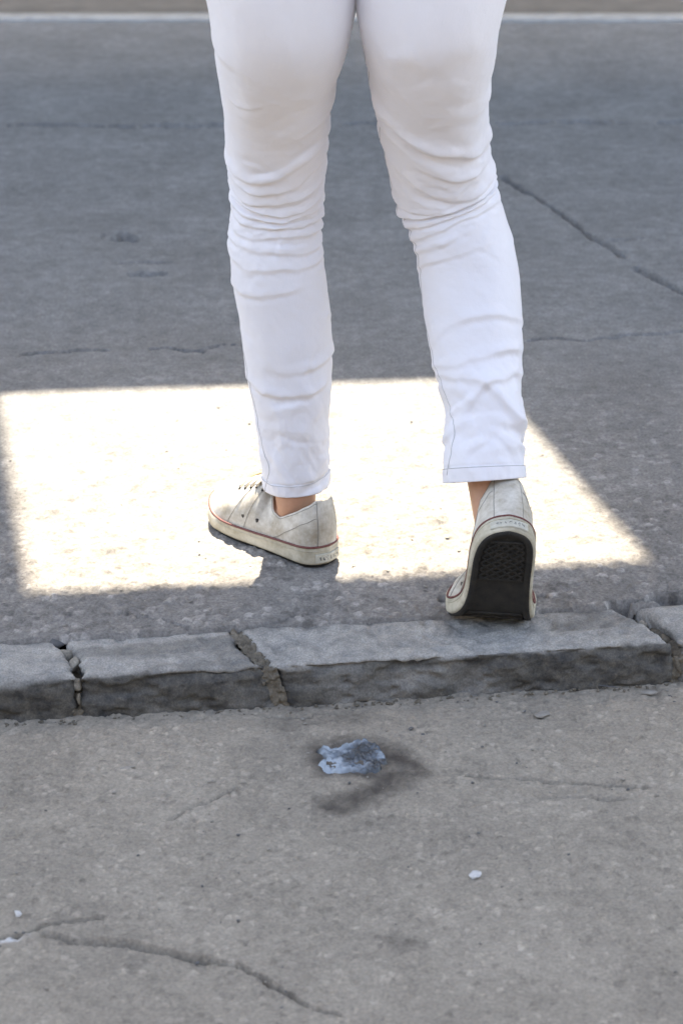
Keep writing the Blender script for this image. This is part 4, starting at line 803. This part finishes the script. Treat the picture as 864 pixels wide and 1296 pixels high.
# ------------------------------------------------------------------ body (skin shows only at the ankles; everything else is clothed)
def body():
    J = {}; E = []
    def add(n, p, r, parent=None):
        J[n] = (np.array(p, float) - OFF, r)
        if parent: E.append((parent, n))
    lc = np.array(LEFT_ROWS)[:, :3]; rc = np.array(RIGHT_ROWS)[:, :3]
    add('pelvis', (.016, -.095, .90), (.10, .075)); add('waist', (.016, -.085, 1.02), (.09, .065), 'pelvis'); add('chest', (.016, -.07, 1.22), (.11, .075), 'waist'); add('collar', (.016, -.065, 1.38), (.06, .05), 'chest'); add('neck', (.016, -.055, 1.45), (.045, .045), 'collar'); add('skull', (.016, -.035, 1.53), (.062, .07), 'neck'); add('crown', (.016, -.03, 1.60), (.058, .072), 'skull')
    for sd, rows, pl in (('l', lc, place_left), ('r', rc, place_right)):
        n = len(rows); h = -1 if sd == 'l' else 1
        add(sd + 'hip', (.016 + h * .075, -.095, .83), (.07, .07), 'pelvis')
        last = sd + 'hip'
        for f, r in ((.80, .062), (.60, .046), (.42, .047), (.22, .040)):
            p = rows[int(f * (n - 1))]; add(f'{sd}{f}', p, (r, r), last); last = f'{sd}{f}'
        af = .020 if sd == 'l' else .012; an = pl(np.array([.066 + af, 0, .098])); add(sd + 'ankle_top', an * .55 + rows[2] * .45, (.0285, .0285), last)
        add(sd + 'ankle', pl(np.array([.062 + af, 0, .070])), (.032, .029), sd + 'ankle_top'); add(sd + 'heel', pl(np.array([.060 + af, 0, .045])), (.026, .026), sd + 'ankle'); add(sd + 'mid', pl(np.array([.15, 0, .045])), (.022, .020), sd + 'heel'); add(sd + 'toe', pl(np.array([.23, 0, .034])), (.018, .010), sd + 'mid')
        add(sd + 'shoulder', (.016 + h * .17, -.07, 1.37), (.045, .045), 'collar'); add(sd + 'elbow', (.016 + h * .235, -.09 - h * .03, 1.10), (.034, .034), sd + 'shoulder')
        wr = (.016 + h * .20, .13, 1.06); add(sd + 'wrist', wr, (.023, .020), sd + 'elbow'); add(sd + 'palm', (wr[0], wr[1] + .015, wr[2] - .07), (.016, .034), sd + 'wrist')
        for k in range(5):
            b = (wr[0] - h * .004, wr[1] + .015 + (k - 1.7) * .016, wr[2] - .095); ln = (.045, .07, .078, .072, .056)[4 - k] if k < 4 else .05
            if k == 4: b = (wr[0] - h * .01, wr[1] + .048, wr[2] - .055)
            add(f'{sd}f{k}', b, (.009, .009), sd + 'palm'); add(f'{sd}g{k}', (b[0] - h * .006, b[1] + (.012 if k == 4 else .003), b[2] - ln * .55), (.008, .008), f'{sd}f{k}'); add(f'{sd}h{k}', (b[0] - h * .016, b[1] + (.02 if k == 4 else .005), b[2] - ln), (.007, .007), f'{sd}g{k}')
    names = list(J); ix = {n: i for i, n in enumerate(names)}
    me = bpy.data.meshes.new('body'); me.from_pydata([tuple(J[n][0]) for n in names], [(ix[a], ix[b]) for a, b in E], []); me.update()
    o = plink('body', me, M['skin'])
    md = o.modifiers.new('skin', 'SKIN'); md.use_smooth_shade = True
    for n in names: me.skin_vertices[0].data[ix[n]].radius = J[n][1]
    me.skin_vertices[0].data[0].use_root = True
    ss = o.modifiers.new('sub', 'SUBSURF'); ss.levels = 2; ss.render_levels = 2
    return o
body()
# shirt, above the frame
rows = []
for z, rx, ry, cy in ((.97, .175, .135, -.09), (1.02, .165, .125, -.085), (1.12, .165, .12, -.078), (1.24, .18, .125, -.07), (1.33, .185, .115, -.068), (1.39, .15, .085, -.066), (1.425, .085, .065, -.062), (1.44, .062, .058, -.058)):
    rows.append([(.016 + rx * math.cos(a), cy + ry * math.sin(a), z) for a in np.linspace(0, 2 * math.pi, 49)[:-1]])
bm = bmesh.new(); t = grid_mesh('t', shift(np.array(rows)), wrap_v=True); bm.from_mesh(t)
for h in (-1, 1):
    Vs, Fs = tube_data([(.016 + h * .13, -.02, 1.36), (.016 + h * .18, -.02, 1.345), (.016 + h * .205, -.025, 1.27), (.016 + h * .225, -.03 - h * .01, 1.18)], .062, 16, [1, 1.05, .95, .95])
    t2 = pydata('t2', Vs, Fs[:-2]); bm.from_mesh(t2)
me = bpy.data.meshes.new('shirt'); bm.to_mesh(me); bm.free(); me.polygons.foreach_set('use_smooth', np.ones(len(me.polygons), bool)); plink('shirt', me, M['shirt'])
bm = bmesh.new(); bmesh.ops.create_uvsphere(bm, u_segments=32, v_segments=20, radius=1)
bmesh.ops.delete(bm, geom=[v for v in bm.verts if v.co.z < -.35 or (v.co.y > .35 and v.co.z < .35)], context='VERTS')
for v in bm.verts: v.co = Vector((.016 + v.co.x * .076, .015 + v.co.y * .092, 1.585 + v.co.z * .095))
me = bpy.data.meshes.new('hair'); bm.to_mesh(me); bm.free(); me.polygons.foreach_set('use_smooth', np.ones(len(me.polygons), bool)); plink('hair', me, M['hair'])

# ------------------------------------------------------------------ small things on the ground
def pave_h(x, y):
    x = np.asarray(x, float); y = np.asarray(y, float); return LOW + .004 * fbm(x * 3.5, y * 3.5, 101, 4)
def thing_rock(name, x, y, size, seed, mat, label, cat, group=None, z=None):
    Vr, Fr = rock_data((0, 0, 0), size, seed, 2); o = link(name, pydata(name, Vr, Fr, False), mat)
    o.location = (x, y, float(pave_h(x, y)) + size[2] * .45); tag(o, label, cat, group); return o
thing_rock('pebble', .233, -.302, (.0115, .0085, .005, .1), 11, M['pebble'], 'flat brown-grey pebble on the pavement in front of the kerb, largest of the loose stones', 'pebble')
thing_rock('pebble', .080, -.336, (.0045, .004, .003, .3), 13, M['pebble_dark'], 'small round dark pebble beside the blue splat', 'pebble')
thing_rock('white_chip', .139, -.641, (.0080, .0085, .0022, .4), 15, M['white_chip'], 'white chip lying alone in the open pavement', 'chip')
thing_rock('white_chip', -.325, -.712, (.0055, .006, .004, .9), 17, M['white_chip'], 'small white chip beside the dark pavement crack', 'chip')
thing_rock('white_chip', -.046, -.262, (.0035, .0028, .0025, .4), 19, M['white_chip'], 'tiny white stone at the foot of the mortared kerb joint', 'stone')
thing_rock('white_chip', .306, -.203, (.003, .003, .0025, .4), 21, M['white_chip'], 'tiny pale stone against the foot of the long kerb stone', 'stone')
thing_rock('ochre_chip', .181, -.234, (.0065, .0045, .003, .6), 23, M['leaf'], 'ochre flake at the foot of the long kerb stone', 'flake')
thing_rock('pebble', -.240, -.425, (.010, .005, .002, .0), 25, M['pebble'], 'thin pale stone flake pressed into the pavement', 'flake')
thing_rock('pebble', .365, -.246, (.011, .006, .003, -.2), 27, M['pebble'], 'thin grey flake near the broken end of the kerb', 'flake')
Vt, Ft = tube_data([(-.010, -.006, .002), (-.003, -.001, .004), (.004, .003, .005), (.012, .008, .007)], .0012, 6, [.7, 1, 1, .6])
o = link('twig', pydata('twig', Vt, Ft), M['leaf']); o.location = (-.117, .273, .001); tag(o, 'short brown twig on the sunlit street beyond the planted shoe', 'twig')
Vt, Ft = tube_data([(-.014, .004, .0012), (-.004, .001, .0016), (.006, -.001, .0016), (.016, -.002, .0012)], .0009, 6, [.6, 1, 1, .5])
o = link('twig', pydata('twig', Vt, Ft), M['pebble_dark']); o.location = (.314, -.236, LOW + .001); tag(o, 'thin dark twig on the pavement by the kerb', 'twig')

# flattened splat in the wet stain
poly = np.array(SPLAT); cx, cy = poly.mean(0)
def splat():
    gx, gy = np.meshgrid(np.linspace(poly[:, 0].min() - .006, poly[:, 0].max() + .006, 120), np.linspace(poly[:, 1].min() - .006, poly[:, 1].max() + .006, 110))
    q = [tuple(p) for p in poly] + [tuple(poly[0])]
    xs = gx + .004 * fbm(gx * 45, gy * 45, 801, 2); ys = gy + .004 * fbm(gx * 45, gy * 45, 802, 2)
    d = polydist(xs, ys, q) * np.where(inside(xs, ys, q[:-1]), -1, 1)
    lip = sstep(.002, -.004, d); rim = np.exp(-((d + .006) / .003) ** 2)
    f1, f2, _ = worley(gx * 95 + .5 * fbm(gx * 60, gy * 60, 803), gy * 60, 805)
    z = pave_h(gx, gy) - .005 + lip * (.0064 + .0007 * rim + .0046 * fbm(gx * 85, gy * 120, 806, 4) + .0016 * sstep(.1, .3, f2 - f1))
    pale = np.clip(.28 + rim * .25 + 1.3 * fbm(gx * 45, gy * 60, 807, 4) + .5 * sstep(cx - .002, cx - .02, gx), 0, 1)
    me = grid_mesh('paint_splat', np.stack([gx - cx, gy - cy, z - LOW], -1), attrs={'pale': pale})
    m, nt, b = new_mat('pale blue splat'); at = N(nt, 'ShaderNodeAttribute', attribute_name='pale')
    nt.links.new(ramp(nt, at.outputs['Fac'], [(.2, (.045, .052, .06)), (.6, (.125, .155, .19)), (1, (.29, .345, .40))]), b.inputs['Base Color']); b.inputs['Roughness'].default_value = .22
    bump(nt, noise(nt, co_out(nt), 260, 4), b, .4, .001)
    o = link('paint_splat', me, m); o.location = (cx, cy, LOW); tag(o, 'flattened pale blue splat in the dark wet stain on the pavement', 'splat')
splat()
# fine grit lying on the street and the pavement
def grit(name, n, region, zfn, seed, mat, s0, s1, parent):
    rs = random.Random(seed); L = []
    for k in range(n):
        u, v = region(rs); x, y = kerb_xy(u, v); s = s0 + (s1 - s0) * rs.random() ** 3
        L.append(rock_data((x, y, zfn + s * .15), (s * rs.uniform(1, 1.6), s, s * .55), seed * 1000 + k, 1))
    Vg, Fg = merge(L); o = link(name, pydata(name, Vg, Fg), mat, parent); o['kind'] = 'stuff'; return o
grit('grit', 420, lambda r: (r.uniform(-.5, .5), -.12 - .85 * r.random() ** 1.6), LOW, 3, M['pebble'], .0008, .0032, pave)
grit('dark_grit', 200, lambda r: (r.uniform(-.5, .5), -.12 - .85 * r.random() ** 1.5), LOW, 4, M['pebble_dark'], .0008, .0028, pave)
grit('grit', 320, lambda r: (r.uniform(-.6, .6), .01 + .75 * r.random() ** 1.8), .001, 5, M['pebble'], .001, .0034, road)
